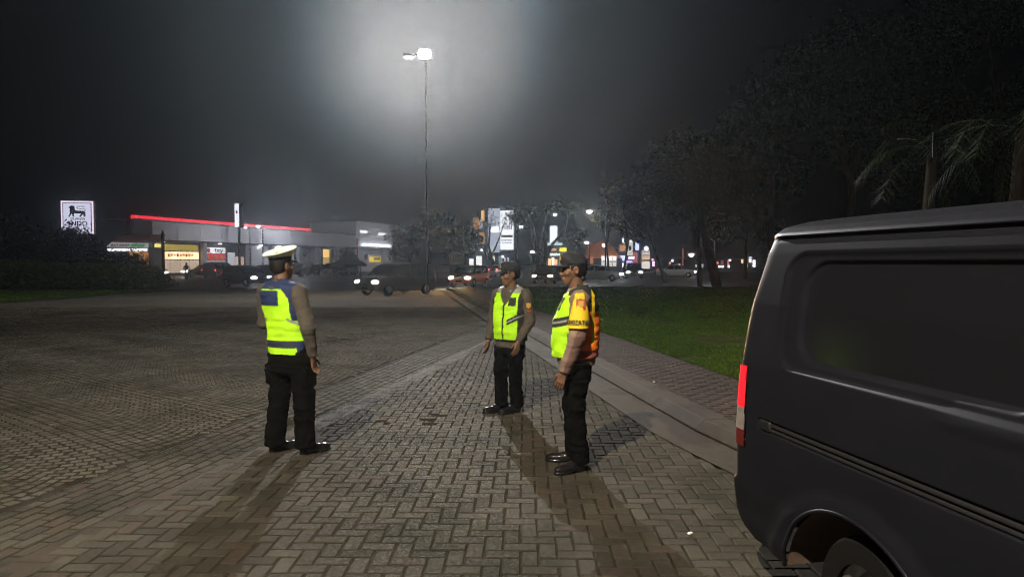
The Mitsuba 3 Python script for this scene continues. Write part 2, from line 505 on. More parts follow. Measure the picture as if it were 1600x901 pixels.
gx, gy = [], []
for y0, y1, dens in ((5.5, 12, 1500), (12, 20, 600), (20, 32, 180), (32, 46, 60)):
    wdt = .735 * y1 + 1
    n = int(dens * (y1 - y0) * wdt)
    y = rng.uniform(y0, y1, n)
    x = rng.uniform(0, wdt + 2, n)
    ok = (x > kx(y) + 1.53 + rng.normal(0, .03, n)) & (x < .735 * y + 2.6) & (meshkit.noise(np.column_stack([x * 1.3, y * 1.3, 0 * x]), 3) > .16)
    gx.append(x[ok]); gy.append(y[ok])
gx, gy = np.concatenate(gx), np.concatenate(gy)
m, uvb = blades(gx, gy, .115, np.where(gy < 20, .05, .08), np.where(gy < 12, .004, np.where(gy < 20, .008, .02)), 8)
put('grass', m, 'grass_blade', uv=uvb)
tag('grass', 'short green grass covering the lawn beside the brick walk', 'grass', kind='stuff')
# ------------------------------------------------------------------ implicit surfaces for people
def surf(f, lo, hi, h):
    """naive surface nets of f(x, y, z) < 0"""
    lo, hi = np.asarray(lo, float), np.asarray(hi, float)
    n = np.ceil((hi - lo) / h).astype(int) + 1
    g = [lo[k] + h * np.arange(n[k]) for k in range(3)]
    X, Y, Z = np.meshgrid(*g, indexing='ij', sparse=True)
    D = np.broadcast_to(f(X, Y, Z), n).astype(np.float32)
    D = D.copy()
    for k in range(3):
        ix = [slice(None)] * 3
        for q in (0, -1):
            ix[k] = q
            D[tuple(ix)] = np.maximum(D[tuple(ix)], 1e-3)
    S = D < 0
    cnt = np.zeros(n - 1, np.int8)
    sl = lambda d: tuple(slice(i, n[k] - 1 + i) for k, i in enumerate(d))
    corners = [(i, j, k) for i in (0, 1) for j in (0, 1) for k in (0, 1)]
    for c in corners:
        cnt += S[sl(c)]
    act = np.argwhere((cnt > 0) & (cnt < 8))
    idx = -np.ones(n - 1, int)
    idx[tuple(act.T)] = np.arange(len(act))
    acc, num = np.zeros((len(act), 3)), np.zeros(len(act))
    for c in corners:
        for ax in range(3):
            if c[ax]:
                continue
            d = list(c); d[ax] = 1
            a_ = D[tuple((act + c).T)]; b_ = D[tuple((act + d).T)]
            m = (a_ < 0) != (b_ < 0)
            t = np.where(m, a_ / np.where(m, a_ - b_, 1), 0)
            p = np.tile(np.array(c, float), (len(act), 1)); p[:, ax] = t
            acc += p * m[:, None]; num += m
    v = lo + h * (act + acc / num[:, None])
    F = []
    for ax in range(3):
        u, w = (ax + 1) % 3, (ax + 2) % 3
        s0 = [slice(None)] * 3; s1 = [slice(None)] * 3
        s0[ax] = slice(0, -1); s1[ax] = slice(1, None)
        A, B = S[tuple(s0)], S[tuple(s1)]
        for flip in (0, 1):
            q = np.argwhere((A & ~B) if not flip else (~A & B))
            q = q[(q[:, u] > 0) & (q[:, w] > 0) & (q[:, u] < n[u] - 1) & (q[:, w] < n[w] - 1)]
            if not len(q):
                continue
            def cell(du, dw):
                c = q.copy(); c[:, u] -= du; c[:, w] -= dw
                return idx[tuple(c.T)]
            a0, a1, a2, a3 = cell(1, 1), cell(0, 1), cell(0, 0), cell(1, 0)
            if flip:
                a1, a3 = a3, a1
            F.append(np.column_stack([a0, a1, a2])); F.append(np.column_stack([a0, a2, a3]))
    m = trimesh.Trimesh(v, np.vstack(F), process=False)
    return m


def rc(X, Y, Z, a_, b_, r1, r2, sx=1., sy=1.):
    """tapered capsule from a_ to b_"""
    a_, b_ = np.asarray(a_, float), np.asarray(b_, float)
    d = b_ - a_
    t = np.clip(((X - a_[0]) * d[0] + (Y - a_[1]) * d[1] + (Z - a_[2]) * d[2]) / max(d @ d, 1e-9), 0, 1)
    return np.sqrt(((X - a_[0] - t * d[0]) * sx) ** 2 + ((Y - a_[1] - t * d[1]) * sy) ** 2 + (Z - a_[2] - t * d[2]) ** 2) - (r1 + (r2 - r1) * t)


def ell(X, Y, Z, c, r):
    k = np.sqrt(((X - c[0]) / r[0]) ** 2 + ((Y - c[1]) / r[1]) ** 2 + ((Z - c[2]) / r[2]) ** 2)
    return (k - 1) * min(r)


def bx(X, Y, Z, c, hs, r=.01):
    qx, qy, qz = np.abs(X - c[0]) - hs[0] + r, np.abs(Y - c[1]) - hs[1] + r, np.abs(Z - c[2]) - hs[2] + r
    return np.sqrt(np.maximum(qx, 0) ** 2 + np.maximum(qy, 0) ** 2 + np.maximum(qz, 0) ** 2) + np.minimum(np.maximum(np.maximum(qx, qy), qz), 0) - r


def smin(a_, b_, k):
    h = np.clip(.5 + .5 * (b_ - a_) / k, 0, 1)
    return b_ + (a_ - b_) * h - k * h * (1 - h)


def slices(X, Y, Z, tab, grow=0., pw=2.4):
    """torso: rows z, half width, half depth, centre x, centre y"""
    t = np.asarray(tab, float)
    zz = np.asarray(Z).ravel()
    A, B, CX, CY = (np.interp(zz, t[:, 0], t[:, k]).reshape(np.shape(Z)) for k in (1, 2, 3, 4))
    A, B = A + grow, B + grow
    k = (np.abs((X - CX) / A) ** pw + np.abs((Y - CY) / B) ** pw) ** (1 / pw)
    return np.maximum((k - 1) * np.minimum(A, B), np.maximum(t[0, 0] - Z, Z - t[-1, 0] - grow))


def crumple(m, amp, fx, fz, seed):
    """cloth folds: move the vertices along their normals"""
    v = np.array(m.vertices)
    n_ = meshkit.fbm(v * [fx, fx, fz], 3, seed) - .5
    r_ = np.abs(meshkit.noise(v * [fx * .7, fx * .7, fz * 1.6] + 7, seed + 5) - .5) - .2
    m.vertices = v + np.array(m.vertex_normals) * (n_ * amp + r_ * amp)[:, None]
    return m


def split(m, fn):
    """faces grouped by the label fn(centroids, normals) gives them"""
    c = m.triangles_center
    lab = fn(c, m.face_normals)
    out = {}
    for u in np.unique(lab):
        f = m.faces[lab == u]
        ids, inv = np.unique(f, return_inverse=True)
        mm = trimesh.Trimesh(m.vertices[ids], inv.reshape(-1, 3), process=False)
        out[int(u)] = mm
    return out


def unit(x):
    x = np.asarray(x, float)
    return x / np.linalg.norm(x)


def hand_mesh(wrist, fdir, thumb, curl=.5, h=.0038):
    """a relaxed hand: fdir = from the wrist to the fingers, thumb = side on which the thumb sits"""
    f = unit(fdir)
    t = unit(np.asarray(thumb, float) - f * (f @ np.asarray(thumb, float)))
    p = np.cross(f, t)                      # through the palm
    w = np.asarray(wrist, float)
    L = lambda a_, b_, c: w + f * a_ + t * b_ + p * c
    bones = []
    for k, (off, ln, r) in enumerate(((.030, .072, .0088), (.010, .080, .009), (-.011, .074, .0087), (-.030, .058, .0078))):
        a0 = L(.088 - abs(off) * .15, off, 0)
        c1, c2 = curl * .9, curl * 1.9
        d1 = f * math.cos(c1 * .5) + p * math.sin(c1 * .5)
        d2_ = f * math.cos(c1) + p * math.sin(c1)
        d3 = f * math.cos(c2) + p * math.sin(c2)
        b0 = a0 + d1 * ln * .45
        c0 = b0 + d2_ * ln * .32
        e0 = c0 + d3 * ln * .25
        bones += [(a0, b0, r * 1.05, r), (b0, c0, r, r * .93), (c0, e0, r * .93, r * .82)]
    th0, th1, th2 = L(.03, .026, .004), L(.062, .052, .014), L(.088, .056, .022)
    bones += [(th0, th1, .0125, .0105), (th1, th2, .0105, .0085)]

    def fn(X, Y, Z):
        d = rc(X, Y, Z, L(-.03, 0, 0), L(.02, 0, 0), .024, .024)
        for o in (-.024, -.008, .008, .024):
            d = smin(d, rc(X, Y, Z, L(.015, o * .7, 0), L(.085, o, 0), .0145, .0125), .012)
        fg = None
        for a0, b0, r1, r2 in bones:
            x = rc(X, Y, Z, a0, b0, r1, r2)
            fg = x if fg is None else np.minimum(fg, x)
        return smin(d, fg, .006)
    pts = np.array([b for bb in bones for b in bb[:2]] + [L(-.04, 0, 0), L(.05, -.03, 0)])
    return surf(fn, pts.min(0) - .03, pts.max(0) + .03, h)


def head_mesh(hc, yaw, pitch=0., h=.0052):
    """head about hc (centre), looking along +y turned by yaw; returns the mesh and its transform"""
    def fn(X, Y, Z):
        d = ell(X, Y, Z, (0, -.012, .03), (.076, .096, .090))
        d = smin(d, ell(X, Y, Z, (0, .022, -.05), (.058, .070, .068)), .04)       # jaw and cheeks
        d = smin(d, ell(X, Y, Z, (0, .062, -.098), (.026, .024, .020)), .03)      # chin
        d = smin(d, rc(X, Y, Z, (0, .084, .012), (0, .104, -.032), .009, .014), .016)   # nose
        d = smin(d, rc(X, Y, Z, (-.014, .094, -.036), (.014, .094, -.036), .009, .009), .01)
        d = smin(d, rc(X, Y, Z, (-.045, .076, .030), (.045, .076, .030), .009, .009), .02)  # brow
        for s in (-1, 1):
            d = smin(d, ell(X, Y, Z, (s * .045, .062, -.024), (.026, .024, .02)), .02)
            d = -smin(-d, ell(X, Y, Z, (s * .031, .098, .010), (.017, .013, .011)), .012)   # eye socket
            ear = np.maximum(ell(X, Y, Z, (s * .079, -.008, -.004), (.012, .022, .034)), -ell(X, Y, Z, (s * .092, .000, -.002), (.010, .013, .022)))
            d = smin(d, ear, .008)
        d = smin(d, rc(X, Y, Z, (-.022, .088, -.066), (.022, .088, -.066), .0075, .0075), .008)   # lips
        d = smin(d, rc(X, Y, Z, (-.018, .086, -.076), (.018, .086, -.076), .0075, .0075), .008)
        d = np.maximum(d, -rc(X, Y, Z, (-.024, .097, -.0708), (.024, .097, -.0708), .0022, .0022))
        return d
    m = surf(fn, (-.11, -.13, -.14), (.11, .14, .14), h)
    return m


HEADM = head_mesh((0, 0, 0), 0)


def headM(hc, yaw, pitch=0., roll=0.):
    R = trimesh.transformations
    return R.translation_matrix(hc) @ R.rotation_matrix(yaw, [0, 0, 1]) @ R.rotation_matrix(roll, [0, 1, 0]) @ R.rotation_matrix(pitch, [1, 0, 0])


prin('skin', (.155, .078, .046), .55)
prin('hair', (.008, .007, .006), .5)


def cloth_tex(a_, b_):
    def fn(p, n, uv):
        return mikit.mix(a_, b_, mikit.fbm(p.x * 14, p.y * 14, p.z * 14, 3)) * (.8 + .4 * mikit.noise(p.x * 300, p.y * 300, p.z * 300))
    return mikit.proc(fn)


prin('shirt_brown', cloth_tex((.048, .039, .031), (.080, .066, .052)), .85)
prin('sleeve_rose', cloth_tex((.10, .058, .048), (.16, .088, .070)), .85)
prin('shirt_tan', cloth_tex((.17, .115, .085), (.26, .18, .135)), .85)
prin('trouser_black', cloth_tex((.003, .003, .003), (.007, .0066, .0062)), .9, spec=.03)
prin('vest_lime', cloth_tex((.40, .80, .010), (.50, .93, .018)), .7, spec=.3, sheen=.4)
prin('vest_blue', cloth_tex((.006, .015, .06), (.011, .027, .10)), .8)
prin('vest_navy', cloth_tex((.012, .018, .04), (.025, .032, .06)), .8)
prin('vest_orange', cloth_tex((.85, .17, .012), (.95, .24, .02)), .75)
prin('vest_rust', cloth_tex((.22, .05, .03), (.32, .08, .045)), .85)
prin('vest_dark', cloth_tex((.012, .014, .012), (.03, .032, .028)), .8)
prin('tape_grey', (.30, .31, .30), .35, .2)
prin('arm_yellow', cloth_tex((.75, .50, .01), (.85, .60, .02)), .7)
prin('badge_red', (.35, .05, .03), .6)
prin('badge_gold', (.55, .33, .06), .5, .2)
prin('cap_white', cloth_tex((.70, .74, .60), (.82, .85, .70)), .7)
prin('cap_dark', cloth_tex((.008, .009, .012), (.02, .02, .026)), .8)
prin('shoe_black', (.008, .008, .009), .14, clearcoat=.8, clearcoat_gloss=.95)
prin('belt_black', (.012, .012, .012), .35)
prin('eye_dark', (.03, .025, .02), .25)


def shoe_mesh(heel, ang, z=0.):
    """black uniform shoe: heel position, direction of the toe"""
    def fn(X, Y, Z):
        d = rc(X, Y, Z, (0, -.01, .035), (0, .06, .045), .036, .042)
        d = smin(d, ell(X, Y, Z, (0, .15, .034), (.047, .09, .036)), .05)
        d = smin(d, rc(X, Y, Z, (0, .0, .05), (0, .01, .11), .036, .04), .03)
        d = np.maximum(d, .016 - Z)
        sole = np.maximum(np.minimum(ell(X, Y, Z, (0, .145, 0.008), (.052, .1, .06)), ell(X, Y, Z, (0, .03, 0.008), (.043, .08, .06))), np.maximum(Z - .020, .002 - Z))
        sole = np.maximum(sole, -bx(X, Y, Z, (0, .075, 0.), (.08, .03, .009), .001))
        return np.minimum(d, sole)
    m = surf(fn, (-.075, -.075, -.01), (.075, .27, .15), .0065)
    m.apply_transform(trimesh.transformations.rotation_matrix(ang, [0, 0, 1]))
    m.apply_translation([heel[0], heel[1], z])
    return m


def person(key, Wm, J, look):
    """J: joints in the figure's own frame (x to its right, y ahead, z up). look: dict of materials and switches"""
    M = T(Wm)
    tor, hc = J['torso'], np.array(J['head'])
    HM = headM(hc, J.get('head_yaw', 0), J.get('head_pitch', 0), J.get('head_roll', 0))
    neck0 = np.array(J['neck'])

    # body: one continuous figure (mostly under the clothes) with head and hands
    def core(X, Y, Z):
        d = slices(X, Y, Z, tor, -.03)
        for s in ('R', 'L'):
            S, E_, Wr = J['sh' + s], J['el' + s], J['wr' + s]
            d = smin(d, rc(X, Y, Z, S, E_, .05, .04), .02)
            d = smin(d, rc(X, Y, Z, E_, Wr, .04, .026), .01)
            H, K, A_ = J['hip' + s], J['kn' + s], J['an' + s]
            d = smin(d, rc(X, Y, Z, H, K, .075, .05), .02)
            d = smin(d, rc(X, Y, Z, K, A_, .05, .035), .01)
        d = smin(d, rc(X, Y, Z, neck0 - [0, 0, .08], hc + np.array(J.get('nape', [0, -.01, -.06])), .064, .058), .02)
        return d
    pts = np.array([J[q + s] for q in ('sh', 'el', 'wr', 'hip', 'kn', 'an') for s in 'RL'] + [hc])
    body = surf(core, pts.min(0) - .12, pts.max(0) + .12, .012)
    hd = HEADM.copy(); hd.apply_transform(HM)
    hands = [hand_mesh(J['wr' + s], J['hd' + s], J['th' + s], J.get('curl', .5)) for s in 'RL']
    put(key + '__body', cat(body, hd, *hands), 'skin', smooth=True, M=M)
    # hair
    def hairf(X, Y, Z):
        d = ell(X, Y, Z, (0, -.014, .030), (.082, .100, .095))
        d = smin(d, ell(X, Y, Z, (0, -.05, -.02), (.066, .058, .06)), .02)
        d = np.maximum(d, -(Z + .055))
        d = np.maximum(d, (Y - .035) - np.maximum(Z - .06, 0) * 1.2)
        d = np.maximum(d, -ell(X, Y, Z, (.08, .0, -.02), (.03, .028, .045)))
        d = np.maximum(d, -ell(X, Y, Z, (-.08, .0, -.02), (.03, .028, .045)))
        return d
    hm = surf(hairf, (-.1, -.13, -.08), (.1, .12, .14), .006); hm.apply_transform(HM)
    put(key + '__hair', hm, 'hair', smooth=True, M=M)
    for s in (-1, 1):
        eb = trimesh.creation.icosphere(1, 1.); eb.apply_scale([.0125, .006, .0055]); eb.apply_translation([s * .031, .081, .010]); eb.apply_transform(HM)
        put(key + '__eye', eb, 'eye_dark', smooth=True, M=M)
        br = tube([(s * .014, .092, .028), (s * .034, .088, .034), (s * .050, .074, .029)], .0042, 6); br.apply_transform(HM)
        put(key + '__eyebrow', br, 'hair', M=M)
    # trousers
    zt, zc = J['trouser_top'], J['crotch']
    def trf(X, Y, Z):
        pel = [(zc - .02, J['pw'] * .8, .10, tor[0][3], J['py']), (zc + .08, J['pw'], .125, tor[0][3], J['py']), (zt, J['pw'] * .93, .118, tor[0][3], J['py'])]
        d = slices(X, Y, Z, pel)
        for s in ('R', 'L'):
            H, K, A_ = (np.array(J[q + s], float) for q in ('hip', 'kn', 'an'))
            d2 = rc(X, Y, Z, H, K, J.get('thr', .105), J.get('knr', .082))
            d2 = smin(d2, rc(X, Y, Z, K, A_ + [0, 0, -.02], J.get('knr', .082), J.get('hemr', .072)), .03)
            if look.get('cargo'):
                o = -1 if s == 'L' else 1
                q = H * .48 + K * .52
                d2 = smin(d2, bx(X, Y, Z, (q[0] + o * .092, q[1], q[2]), (.022, .075, .09), .012), .012)
            d = smin(d, d2, .025)
        for s in ('R', 'L'):
            pass
        return np.maximum(d, np.maximum(Z - zt, .055 - Z))
    lo = np.array([J[q + s] for q in ('hip', 'kn', 'an') for s in 'RL'])
    m = surf(trf, np.append(lo.min(0)[:2] - .17, .03), np.append(lo.max(0)[:2] + .17, zt + .03), .008)
    put(key + '__trousers', crumple(m, .024, 8, 14, 3), 'trouser_black', smooth=True, M=M)
    put(key + '__belt', surf(lambda X, Y, Z: np.maximum(slices(X, Y, Z, [(zt - .2, J['pw'] * .95, .12, tor[0][3], J['py']), (zt + .2, J['pw'] * .95, .12, tor[0][3], J['py'])]), np.abs(Z - zt + .02) - .024), (-.3 , -.3, zt - .07), (.3, .3, zt + .03), .009), 'belt_black', smooth=True, M=M)
    for s in ('R', 'L'):
        A_ = np.array(J['an' + s], float)
        ang = J['toe' + s]
        put(key + '__shoe', shoe_mesh((A_[0], A_[1] - .0), ang, 0.0), 'shoe_black', smooth=40, M=M)
    # shirt
    hem = J['shirt_hem']
    def shf(X, Y, Z):
        d = np.maximum(slices(X, Y, Z, tor), hem - Z)
        ar = None
        for s in ('R', 'L'):
            S, E_, Wr = (np.array(J[q + s], float) for q in ('sh', 'el', 'wr'))
            sr = J.get('slv', (.074, .060, .043))
            x = smin(rc(X, Y, Z, S, E_, sr[0], sr[1]), rc(X, Y, Z, E_, Wr, sr[1], sr[2]), .02)
            u = unit(Wr - E_)
            x = np.maximum(x, (X - Wr[0]) * u[0] + (Y - Wr[1]) * u[1] + (Z - Wr[2]) * u[2])
            ar = x if ar is None else np.minimum(ar, x)
        d = smin(d, ar, .035)
        d = smin(d, rc(X, Y, Z, neck0 - [0, 0, .05], neck0 + [0, .0, .015], .105, .072), .04)
        top = neck0[2] + .028 - (Y - neck0[1]) * .28
        d = np.maximum(d, Z - top)
        return d
    b = np.array([J[q + s] for q in ('sh', 'el', 'wr') for s in 'RL'])
    m = surf(shf, np.append(np.minimum(b.min(0)[:2] - .1, [-.28, -.25]), min(hem, b[:, 2].min()) - .06), np.append(np.maximum(b.max(0)[:2] + .1, [.28, .25]), neck0[2] + .1), .008)
    m = crumple(m, .016, 10, 16, 9)
    if look.get('shirt_split'):
        for u, mm in split(m, look['shirt_split'][0]).items():
            nm, mt = look['shirt_split'][1][u]
            put(f'{key}__{nm}', mm, mt, smooth=True, M=M)
    else:
        put(key + '__shirt', m, look['shirt'], smooth=True, M=M)
    # vest
    vh, vt = J['vest_hem'], J['vest_top']
    def vsf(X, Y, Z):
        d = slices(X, Y, Z, tor, .020)
        d = smin(d, rc(X, Y, Z, (J['shL'][0] * .6, neck0[1], J['shL'][2] + .022), (J['shR'][0] * .6, neck0[1], J['shR'][2] + .022), .060, .060), .045)
        d = np.maximum(d, vh - Z)
        for s in ('R', 'L'):
            S = np.array(J['sh' + s], float)
            o = 1 if S[0] > 0 else -1
            d = np.maximum(d, -rc(X, Y, Z, (S[0] + o * .075, S[1], S[2] + .09), (S[0] + o * .06, S[1], S[2] - J.get('armhole', .13)), .085, .085))
        d = np.maximum(d, -rc(X, Y, Z, neck0 + [0, .0, -.02], neck0 + [0, .02, .2], .078, .085))
        wdt = .012 + np.clip(Z - (vt - .2), 0, .3) * .42
        front = np.maximum(np.maximum(np.abs(X - neck0[0]) - wdt, neck0[1] + .02 - Y), (vt - .2) - Z)
        return np.maximum(d, -front)
    m = surf(vsf, (-.33, -.27, vh - .03), (.33, .33, vt + .12), .0065)
    m = crumple(m, .030, 7, 9, 21)
    for u, mm in split(m, look['vest'][0]).items():
        nm, mt = look['vest'][1][u]
        mm.vertices = np.array(mm.vertices) + np.array(mm.vertex_normals) * (.0025 if u else 0)
        put(f'{key}__vest' + (f'__{nm}' if nm else ''), mm, mt, smooth=True, M=M)
    return M, HM


def peaked_cap(key, HM, M):
    th = np.arange(40) * 2 * np.pi / 40
    fr = np.sin(th)                      # +1 ahead
    def ring(rx, ry, z, cy=-.012):
        return np.column_stack([np.cos(th) * rx, np.sin(th) * ry + cy, np.broadcast_to(z, 40)])
    def loft(rings, cap=True):
        v = np.vstack(rings)
        f = []
        for i in range(len(rings) - 1):
            for j in range(40):
                k = (j + 1) % 40
                f += [[i * 40 + j, i * 40 + k, i * 40 + 40 + k], [i * 40 + j, i * 40 + 40 + k, i * 40 + 40 + j]]
        if cap:
            v = np.vstack([v, rings[-1].mean(0)])
            f += [[(len(rings) - 1) * 40 + j, (len(rings) - 1) * 40 + (j + 1) % 40, len(v) - 1] for j in range(40)]
        m = trimesh.Trimesh(v, f, process=False)
        m.apply_transform(HM)
        return m
    put(key + '__cap__band', loft([ring(.083, .104, .048 + .0 * fr), ring(.088, .108, .085), ring(.086, .106, .088)], False), 'cap_dark', smooth=True, M=M)
    up = .030 + .030 * fr
    put(key + '__cap', loft([ring(.087, .107, .084), ring(.112, .132, .092 + up * .5), ring(.132, .150, .098 + up), ring(.137, .155, .104 + up), ring(.128, .146, .111 + up), ring(.08, .09, .114 + up * .8), ring(.02, .02, .116 + up * .4)]), 'cap_white', smooth=40, M=M)
    # visor: a curved brim in front
    t = np.linspace(math.radians(25), math.radians(155), 21)
    inn = np.column_stack([np.cos(t) * .086, np.sin(t) * .106 - .012, np.full(21, .052)])
    out = np.column_stack([np.cos(t) * .092, np.sin(t) * .17 - .012, .052 - .035 * np.sin(t) ** 2])
    v = np.vstack([inn, out, inn - [0, 0, .004], out - [0, 0, .004]])
    f = []
    for j in range(20):
        f += [[j, j + 1, 21 + j], [j + 1, 22 + j, 21 + j], [42 + j, 63 + j, 43 + j], [43 + j, 63 + j, 64 + j], [21 + j, 22 + j, 63 + j], [22 + j, 64 + j, 63 + j]]
    m = trimesh.Trimesh(v, f, process=False); m.apply_transform(HM)
    put(key + '__cap__visor', m, 'shoe_black', smooth=40, M=M)


def field_cap(key, HM, M, badge=True):
    def capf(X, Y, Z):
        d = ell(X, Y, Z, (0, -.012, .045), (.087, .107, .098))
        d = np.maximum(d, (.045 - Z) + (Y) * .05)
        fr = np.maximum(ell(X, Y, Z, (0, .05, .09), (.07, .055, .06)), .05 - Z)
        return smin(d, fr, .03)
    m = surf(capf, (-.11, -.14, .02), (.11, .13, .18), .006); m.apply_transform(HM)
    put(key + '__cap', m, 'cap_dark', smooth=True, M=M)
    def bill(X, Y, Z):
        zz = Z - (.050 - .10 * np.maximum(Y - .08, 0) - 3.2 * X ** 2)
        return np.maximum(np.maximum(np.abs(zz) - .0035, np.sqrt((X / .078) ** 2 + ((Y - .06) / .125) ** 2) - 1), .05 - Y)
    m = surf(bill, (-.1, .03, -.02), (.1, .2, .08), .0045); m.apply_transform(HM)
    put(key + '__cap__visor', m, 'cap_dark', smooth=True, M=M)
    if badge:
        b = trimesh.creation.icosphere(2, 1.); b.apply_scale([.022, .007, .018]); b.apply_translation([0, .103, .093]); b.apply_transform(HM)
        put(key + '__cap__badge', b, 'badge_gold', smooth=True, M=M)


def world(x, y, yaw):
    """figure frame to world: yaw turns the figure's +y (ahead)"""
    R = trimesh.transformations
    return R.translation_matrix([x, y, 0]) @ R.rotation_matrix(yaw, [0, 0, 1])


# ------------------------------------------------------------------ officer in the white cap, seen from behind
TOR = [(.80, .175, .118, 0, 0), (.92, .178, .122, 0, 0), (1.02, .170, .118, 0, .005), (1.15, .182, .120, 0, .008), (1.28, .200, .125, 0, .005), (1.37, .205, .118, 0, -.002), (1.43, .185, .098, 0, -.008), (1.475, .125, .075, 0, -.012), (1.50, .07, .055, 0, -.012)]
p1 = thing('person', 'person in white peaked cap and lime vest with blue shoulders, seen from behind', 'person', 'officers standing on the pavement')


def lean(tab, lx, z0=.9, ly=0.):
    return [(z, a_, b_, cx + lx * max(0, z - z0), cy + ly * max(0, z - z0)) for z, a_, b_, cx, cy in tab]


lx1 = -.16
sx = lambda z, l=lx1: l * max(0, z - .9)
J1 = dict(torso=lean(TOR, lx1), neck=(sx(1.47), -.012, 1.475), head=(sx(1.6) + .01, .02, 1.625), head_yaw=math.radians(-8), head_pitch=math.radians(6),
          shR=(.195 + sx(1.40), -.01, 1.40), elR=(.285 + sx(1.1), -.05, 1.10), wrR=(.235, .03, .85), hdR=(-.02, .15, -1), thR=(-.2, 1, 0),
          shL=(-.195 + sx(1.40), -.01, 1.40), elL=(-.295 + sx(1.1), .03, 1.12), wrL=(-.20, .25, 1.10), hdL=(.75, .55, .12), thL=(.1, .2, 1),
          hipR=(.105, 0, .86), knR=(.135, .02, .50), anR=(.165, .0, .10), toeR=math.radians(-18),
          hipL=(-.105, 0, .86), knL=(-.125, .0, .50), anL=(-.135, -.06, .10), toeL=math.radians(-14),
          pw=.178, py=0, trouser_top=.98, crotch=.70, shirt_hem=.86, vest_hem=.865, vest_top=1.49, thr=.112, knr=.092, hemr=.088)


def v1(c, n):
    x = c[:, 0] - lx1 * np.maximum(0, c[:, 2] - .9)
    z = c[:, 2]
    back = c[:, 1] < .0
    lab = np.zeros(len(c), int)
    edge = 1.428 - 1.9 * np.maximum(np.abs(x + .02) - .12, 0) ** 1.1
    lab[(z > edge) & back] = 1
    lab[(z > 1.40) & ~back] = 1
    lab[(x > .158) & (z > 1.16) & (z < 1.45)] = 1
    lab[(x < -.185) & (z > 1.30) & (z < 1.45)] = 1
    lab[(x > -.195) & (x < .068) & (z > 1.288) & (z < 1.412) & back] = 2
    lab[(z > .925) & (z < .985)] = 3
    lab[(np.abs(x) > .165) & (z < .98)] = 1
    t = np.abs(z - (1.17 - .55 * (np.abs(x) - .12))) < .012
    lab[t & (x > .12)] = 4
    lab[t & (x < -.12)] = 5
    return lab


M1, H1 = person(p1, world(-1.94, 6.24, math.radians(-27)), J1, dict(shirt='shirt_brown', cargo=True, vest=(v1, {0: ('', 'vest_lime'), 1: ('blue_yoke', 'vest_blue'), 2: ('name_patch', 'vest_blue'), 3: ('hem_stripe', 'vest_navy'), 4: ('reflective_strip', 'tape_grey'), 5: ('reflective_strip', 'tape_grey')})))
tag(p1 + '__vest__blue_yoke', 'blue shoulders and sides of the vest'); tag(p1 + '__vest__name_patch', 'blank blue patch on the back')
peaked_cap(p1, H1, M1)
bt = tube([(-.19, .13, .93), (-.33, .05, .935)], .012, 8)
put(p1 + '__baton', bt, 'belt_black', M=M1)

# ------------------------------------------------------------------ officer facing the camera in the middle
p2 = thing('person', 'person in dark cap and zipped lime vest over brown uniform, facing the camera', 'person', 'officers standing on the pavement')
TOR2 = [(.70, .176, .126, 0, 0), (.80, .172, .124, 0, 0), (.90, .168, .128, 0, .01), (1.04, .172, .128, 0, .012), (1.17, .186, .122, 0, .006), (1.26, .190, .114, 0, 0), (1.32, .172, .095, 0, -.006), (1.365, .118, .073, 0, -.01), (1.39, .068, .053, 0, -.01)]
lx2 = -.03
s2 = lambda z: lx2 * max(0, z - .9)
J2 = dict(torso=lean(TOR2, lx2), neck=(s2(1.37), -.01, 1.375), head=(s2(1.5), .03, 1.525), head_yaw=math.radians(-40), head_pitch=math.radians(-4), head_roll=0,
          shR=(.182 + s2(1.3), -.01, 1.30), elR=(.250, -.03, 1.02), wrR=(.255, .05, .79), hdR=(.05, .2, -1), thR=(-.2, 1, 0),
          shL=(-.182 + s2(1.3), -.01, 1.30), elL=(-.245, -.02, 1.01), wrL=(-.185, .13, .80), hdL=(.1, .3, -1), thL=(.4, 1, 0),
          hipR=(.092, 0, .80), knR=(.10, .04, .46), anR=(.085, .05, .10), toeR=math.radians(-25),
          hipL=(-.092, 0, .80), knL=(-.095, .05, .46), anL=(-.085, .0, .10), toeL=math.radians(-22),
          pw=.160, py=0, trouser_top=.75, crotch=.66, shirt_hem=.72, vest_hem=.80, vest_top=1.375, thr=.10, knr=.076, hemr=.075, slv=(.070, .058, .043))


def v2(c, n):
    x, y, z = c[:, 0] - lx2 * np.maximum(0, c[:, 2] - .9), c[:, 1], c[:, 2]
    fr = y > .03
    lab = np.zeros(len(c), int)
    lab[(np.abs(x) < .009) & fr] = 1
    lab[(z < .812)] = 1
    lab[(np.abs(x) > .155) & (z < 1.32)] = 1
    lab[(x < -.055) & (x > -.135) & (z > 1.185) & (z < 1.275) & fr] = 2
    st = np.abs(z - (1.03 - (x + .10) * .55))
    lab[(st < .03) & (x < -.05) & fr] = 2
    lab[(st < .009) & (x < -.05) & fr] = 3
    lab[(z > 1.325)] = 3
    lab[(y < 0) & (z > 1.2)] = 2
    return lab


M2, H2 = person(p2, world(-.02, 7.95, math.radians(180 + 32 - 64)), J2, dict(shirt='shirt_brown', vest=(v2, {0: ('', 'vest_lime'), 1: ('zipper', 'vest_dark'), 2: ('dark_panel', 'vest_dark'), 3: ('reflective_strip', 'tape_grey')})))
field_cap(p2, H2, M2)


